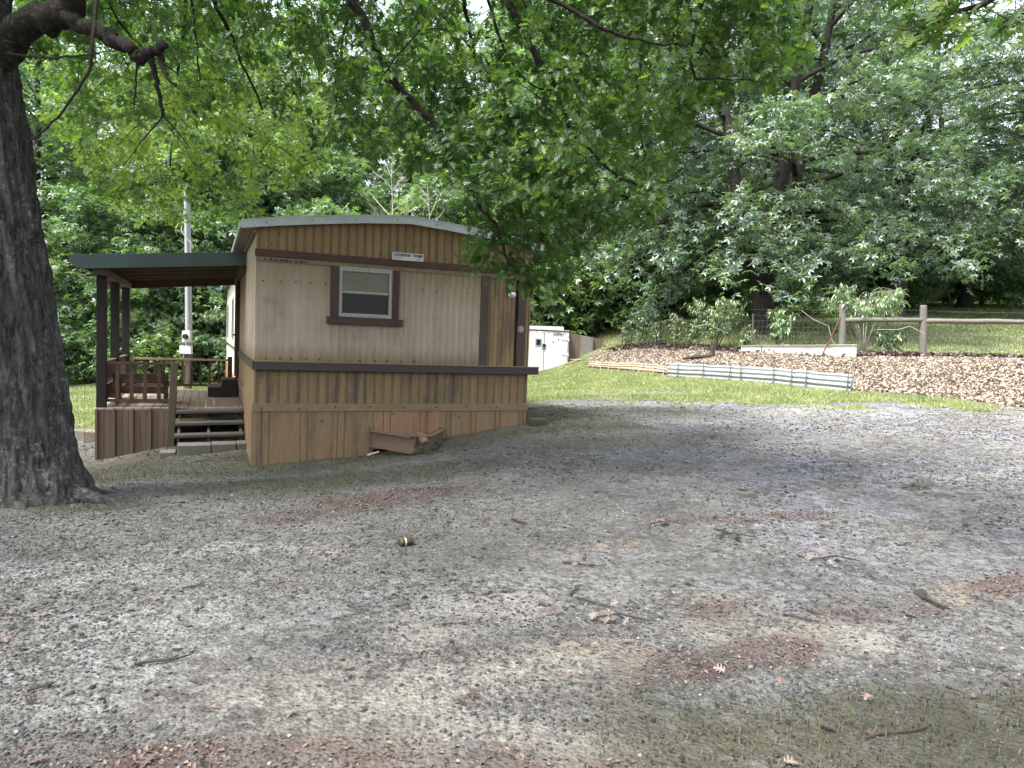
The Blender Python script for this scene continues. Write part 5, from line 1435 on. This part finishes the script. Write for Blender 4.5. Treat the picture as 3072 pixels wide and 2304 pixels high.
# crushed stones: denser near the lens
N = 170000
yy = 2.1 + 15 * g.random(N) ** 1.75; xx = (g.random(N) * 2 - 1) * (.80 * yy + .4)
mk = masks(xx, yy)
c_, s_ = math.cos(TH), math.sin(TH)
u = (xx - C0.x) * c_ + (yy - C0.y) * s_; t = -(xx - C0.x) * s_ + (yy - C0.y) * c_
inhome = ((u > -.04) & (u < 4.35) & (t > -.05)) | ((u > -2.42) & (u <= 0) & (t > 3.15) & (t < 7.4))
dens = fbm(xx * .8, yy * .8, 0, 61, 3)
keep = (~inhome) & (mk['bank'] < .4) & (g.random(N) < np.clip(1.1 - mk['moss'] * .75 - mk['litter'] * .5 - mk['grass'] * .9 - mk['sand'] * .5 - mk['track'] * .75, .05, 1)) & (g.random(N) < np.clip(dens * 2.6 - .55, .12, 1)) & (np.hypot(xx + 4.9, yy - 7.2) > .9)
xx, yy = xx[keep], yy[keep]; n = len(xx)
S_T = [(1, 0, 0), (.2, .9, .1), (-.9, .3, 0), (-.3, -.8, .05), (.1, .1, .75), (.5, -.5, .45), (0, 0, -.5)]
S_F = [[0, 1, 4], [1, 2, 4], [2, 3, 4], [3, 5, 4], [5, 0, 4], [3, 0, 5], [1, 0, 6], [2, 1, 6], [3, 2, 6], [0, 3, 6]]
sz = np.clip(g.lognormal(-5.0, .45, n), .0035, .022) * np.clip(.7 + yy * .085, .85, 2.0)
size = np.stack([sz * g.uniform(.7, 1.3, n), sz * g.uniform(.6, 1.1, n), sz * g.uniform(.35, .8, n)], -1)
P = np.stack([xx, yy, height(xx, yy) + sz * .12], -1)
big_t = fbm(xx * 1.1, yy * 1.1, 0, 71, 3)
gv = cloud('gravel', S_T, S_F, P, g.uniform(0, 6.28, n), g.normal(0, .3, n), g.normal(0, .3, n), size, m_gravel, np.clip(g.beta(1.7, 2.4, n) * .93 + (big_t - .5) * .4 - mk['moss'][keep] * .2, 0, 1), None, 'stuff')
tag(gv, 'loose crushed grey gravel', None, None, 'stuff')

# brown leaves: the bank, and drifts on the yard
def litter(N, xr, yr, key, size, mat, name, lift=.01, thr=.35, tilt=.5, label=None):
    xx = g.uniform(*xr, N); yy = g.uniform(*yr, N); mk = masks(xx, yy)[key]
    keep = mk > thr + g.random(N) * .4
    u = (xx - C0.x) * c_ + (yy - C0.y) * s_; t = -(xx - C0.x) * s_ + (yy - C0.y) * c_
    keep &= ~(((u > -.04) & (u < 4.3) & (t > -.02) & (t < 24)) | ((u > -2.42) & (u <= 0) & (t > 3.15) & (t < 7.4))); xx, yy = xx[keep], yy[keep]; n = len(xx)
    P = np.stack([xx, yy, height(xx, yy) + g.uniform(.0, lift, n)], -1)
    o = cloud(name, LEAF_T, LEAF_F, P, g.uniform(0, 6.28, n), g.normal(0, tilt, n), g.normal(0, tilt, n), g.uniform(*size, n), mat, np.clip(g.normal(.5, .27, n), 0, 1), None, 'stuff')
    if label: tag(o, label)
    return o
LEAF_T = [(0, -.5, 0), (.30, -.12, .10), (.22, .28, .06), (0, .5, -.05), (-.24, .26, .10), (-.30, -.1, .14), (0, .0, -.03)]
LEAF_F = [[0, 1, 6], [1, 2, 6], [2, 3, 6], [3, 4, 6], [4, 5, 6], [5, 0, 6]]
litter(330000, (2.6, 19), (8, 33), 'bank', (.035, .095), m_bankleaf, 'leaf_litter', .05, .4, .6, 'dry tan leaves covering the bank')
litter(120000, (-4, 4.5), (2.2, 12), 'litter', (.008, .028), m_dryleaf, 'leaf_drift', .008, .25, .35, 'drifts of small brown leaf scraps on the yard')
# dark leaf rim at the top of the bank
nr = 5200; f = g.random(nr) * (len(RIDGE) - 2.4); k = f.astype(int); fr = f - k
rp = np.array(RIDGE); pr_ = rp[k] + (rp[np.minimum(k + 1, len(rp) - 1)] - rp[k]) * fr[:, None] + g.normal(0, .16, (nr, 2))
P = np.stack([pr_[:, 0], pr_[:, 1], height(pr_[:, 0], pr_[:, 1]) + g.uniform(0, .14, nr)], -1)
tag(cloud('leaf_drift', LEAF_T, LEAF_F, P, g.uniform(0, 6.28, nr), g.normal(0, .9, nr), g.normal(0, .9, nr), g.uniform(.09, .2, nr), m_dryleaf, np.clip(g.normal(.3, .2, nr), 0, 1), None, 'stuff'), 'dark dead leaves banked up along the fence line')
# single oak leaves lying about the yard
nn = 130
yy = 2.3 + 9 * g.random(nn) ** 1.4; xx = (g.random(nn) * 2 - 1) * (.74 * yy)
kk = (~(((xx - C0.x) * c_ + (yy - C0.y) * s_ < 4.4) & (-(xx - C0.x) * s_ + (yy - C0.y) * c_ > -.05))); xx, yy = xx[kk], yy[kk]; nn = len(xx)
tag(cloud('fallen_leaves', OAK_T, OAK_F, np.stack([xx, yy, height(xx, yy) + .016], -1), g.uniform(0, 6.28, nn), g.normal(0, .25, nn), g.normal(0, .35, nn), g.uniform(.035, .075, nn), m_dryleaf, np.clip(g.normal(.6, .3, nn), 0, 1), None, 'stuff'), 'dry lobed leaves scattered over the gravel')

def grass(N, xr, yr, h, w_, name, key='grass', thr=.35, mat=m_grass, lean=.5, label=None):
    xx = g.uniform(*xr, N); yy = g.uniform(*yr, N); mk = masks(xx, yy)[key]
    nz_ = fbm(xx * 1.6, yy * 1.6, 0, 91, 4)
    keep = mk * (.55 + nz_ * .9) > thr + g.random(N) * .45
    u = (xx - C0.x) * c_ + (yy - C0.y) * s_; t = -(xx - C0.x) * s_ + (yy - C0.y) * c_
    keep &= ~(((u > -.04) & (u < 4.3) & (t > -.02) & (t < 24)) | ((u > -2.42) & (u <= 0) & (t > 3.15) & (t < 7.4)))
    xx, yy = xx[keep], yy[keep]; n = len(xx)
    T = [(-.5, 0, -.1), (.5, 0, -.1), (.32, .12, .55), (-.32, .12, .55), (0, .42, 1)]
    size = np.stack([w_ * g.uniform(.6, 1.4, n), h * g.uniform(.5, 1.2, n) * lean * 2, h * g.uniform(.5, 1.25, n)], -1)
    o = cloud(name, T, [[0, 1, 2, 3], [3, 2, 4]], np.stack([xx, yy, height(xx, yy)], -1), g.uniform(0, 6.28, n), g.normal(0, .25, n), np.zeros(n), size, mat, np.clip(nz_[keep] * 1.2 - .1 + g.normal(0, .18, n), 0, 1), None, 'stuff')
    tag(o, label)
    return o
grass(150000, (-4, 9.5), (12.5, 33), .065, .012, 'grass', label='short mown grass between the gravel and the bank')
grass(60000, (-15, -6.8), (13, 29), .07, .014, 'grass', label='bright short grass on the left lawn')
grass(110000, (4, 36), (22.5, 56), .10, .03, 'grass', thr=.3, label='thin grass on the rising lawn behind the fence')
grass(150000, (-6, 4.5), (2.2, 14.5), .028, .006, 'low_weeds', 'moss', .3, m_moss, .8, 'flat mossy weeds on the worn ground')

# ------------------------------------------------------------------ small things lying on the yard
def lay(name, mb, mat, x, y, rz, label, cat, group=None, bev=0, dz=0.0, rx=0.0):
    o = part(name, mb, mat, None, bev=bev)
    o.location = (x, y, hz(x, y) + dz); o.rotation_euler = (rx, 0, rz); return tag(o, label, cat, group)
can = thing('crushed_can', 'crushed drink can lying on the gravel in the middle of the yard', 'can', (-.77, 5.45, hz(-.77, 5.45) + .035), rot=.7)
BASE[can.name] = Vector((0, 0, 0))
part('body', MB().tube([(-.055, 0, 0), (-.045, 0, 0), (-.01, .006, -.004), (.02, -.006, .0), (.05, 0, 0), (.058, 0, 0)], [.024, .032, .029, .026, .032, .026], 12), M('can_green', (.16, .17, .06), (.10, .055, .03), .35, 14, fine=.2, metal=.5), can)
part('band', MB().tube([(-.012, .006, -.004), (.004, 0, -.003)], [.0305, .0295], 12), m_white, can)
part('lid', MB().tube([(.0585, 0, 0), (.061, 0, 0)], [.026, .024], 12), m_conduit, can)
SG = 'fallen sticks on the yard'
def stick(a, b, r, label, bend=.02):
    pa, pb = [np.array(at(x * .46293, y * .46293, Y)) for x, y, Y in (a, b)]
    for p in (pa, pb): p[2] = hz(p[0], p[1]) + r + .008
    mb = MB(); n_ = np.array([-(pb - pa)[1], (pb - pa)[0], 0]); c0 = pa.copy()
    pts = [pa + (pb - pa) * f + n_ * bend * 3 * math.sin(f * 5 + 1) for f in np.linspace(0, 1, 6)]
    for q in pts: q[2] = hz(q[0], q[1]) + r + .006
    mb.tube([Vector(q - c0) for q in pts], [r * .7, r * .75, r * .65, r * .6, r * .5, r * .3], 6)
    q = pts[3]; mb.tube([Vector(q - c0), Vector(q - c0 + (pb - pa) * .2 + n_ * .12)], [r * .6, r * .3], 4)
    o = part('stick', mb, m_stickwood); o.location = c0; tag(o, label, 'stick', SG)
def gy_(x, y): # ground distance for a pixel on the yard
    d = fwd + rt * (x * .46293 - 512) / F + dn * (y * .46293 - 384) / F
    return CO[1] + d[1] * (CH - .02) / -d[2]
def stk(x0, y0, x1, y1, r, label): stick((x0, y0, gy_(x0, y0)), (x1, y1, gy_(x1, y1)), r, label)
stk(290, 1423, 412, 1400, .011, 'long dark stick on the pale gravel left of the middle foreground')
stk(1985, 1290, 2055, 1318, .016, 'thick stick on the gravel near the right edge')
stk(1103, 1128, 1140, 1138, .016, 'short dark stick on the gravel right of the brown leaf patch')
stk(1235, 1285, 1248, 1262, .011, 'short stick pointing away near the middle of the yard')
stk(1215, 1216, 1305, 1222, .010, 'grey stick lying level across the middle of the yard')
stk(395, 1262, 445, 1250, .008, 'small forked twig on the left part of the yard')
stk(1690, 1325, 1770, 1340, .008, 'thin twig beside the sandy patch')
stk(1880, 1590, 2010, 1555, .007, 'thin pale curved twig on the green foreground')
stk(1590, 1078, 1640, 1085, .012, 'stick lying beside a flat stone on the far gravel')
stk(1240, 1290, 1330, 1312, .008, 'thin twig just below the short stick in the middle')
stk(60, 1475, 120, 1455, .009, 'twig at the left edge of the foreground')
o = lay('flat_stone', MB().hexa([(-.09, -.05, -.02), (.08, -.06, -.02), (.1, .05, -.02), (-.08, .06, -.02)], [(-.08, -.045, .04), (.07, -.05, .045), (.085, .045, .05), (-.07, .05, .04)]), m_conc, 2.45, 7.3, .3, 'flat grey stone lying on the far gravel', 'stone', None, .008)
o = lay('dark_rock', MB().hexa([(-.05, -.035, -.02), (.045, -.045, -.02), (.06, .03, -.02), (-.04, .045, -.02)], [(-.03, -.02, .03), (.03, -.025, .038), (.04, .02, .034), (-.025, .03, .028)]), m_stickwood, 2.78, 4.72, .2, 'dark lump of rock beside the thick stick near the right edge', 'rock', None, .02)
o = lay('mossy_block', MB().box(-.14, .14, -.1, .1, -.05, .12), M('moss_green', (.06, .075, .03), (.10, .10, .06), .95, 9, fine=.4, bump=.5), .45, 11.9, .4, 'small mossy block at the right foot of the home end', 'block', None, .02)
p0 = C0 + Matrix.Rotation(TH, 3, 'Z') @ Vector((1.68, -.25, 0))
o = lay('white_pipe', MB().tube([(-.09, 0, .03), (.09, 0, .075)], .014, 8), m_pipe, p0.x, p0.y, TH + .1, 'short white plastic pipe below the tow hitch', 'pipe')
# clumps of wilted leaves
def clump(x, y, n, r, label, mat, sz=(.045, .08)):
    z = hz(x, y); root = thing('leaf_clump', label, 'leaf clump', (x, y, z), 'wilted leaf clumps on the gravel')
    P = np.stack([x + g.normal(0, r, n), y + g.normal(0, r * .8, n), z + .02 + np.abs(g.normal(0, .03, n))], -1)
    cloud('leaves', OAK_T, OAK_F, P, g.uniform(0, 6.28, n), g.normal(.2, .5, n), g.normal(0, .6, n), g.uniform(*sz, n), mat, np.clip(g.normal(.35, .25, n), 0, 1), root)
    part('twig', MB().tube([(x - .1, y, z + .02), (x + .05, y + .03, z + .04), (x + .22, y - .02, z + .02)], [.006, .006, .004], 5), m_stickwood, root)
clump(1.84, 5.85, 16, .055, 'wilted green oak twig lying on the gravel right of the middle', m_moss)
clump(1.35, 6.2, 9, .04, 'small wilted leaf clump left of the larger green one', m_dryleaf)
clump(4.3, 7.6, 14, .06, 'wilted green clump on the far gravel near the right', m_moss)
clump(.62, 4.05, 10, .05, 'curled tan oak leaves on the pale gravel near the middle', m_bankleaf)
clump(2.45, 5.35, 7, .07, 'pale dry leaves on the grey gravel right of the green clump', m_bankleaf, (.05, .09))

# ------------------------------------------------------------------ render settings
sc.view_settings.view_transform = 'Standard'; sc.view_settings.look = 'None'; sc.view_settings.gamma = 1
sc.view_settings.use_curve_mapping = False
sc.view_settings.exposure = 2.25
sc.render.engine = 'CYCLES'
sc.cycles.use_denoising = True
sc.cycles.max_bounces = 6; sc.cycles.diffuse_bounces = 4; sc.cycles.glossy_bounces = 2; sc.cycles.transmission_bounces = 4; sc.cycles.transparent_max_bounces = 4
sc.cycles.sample_clamp_indirect = 6
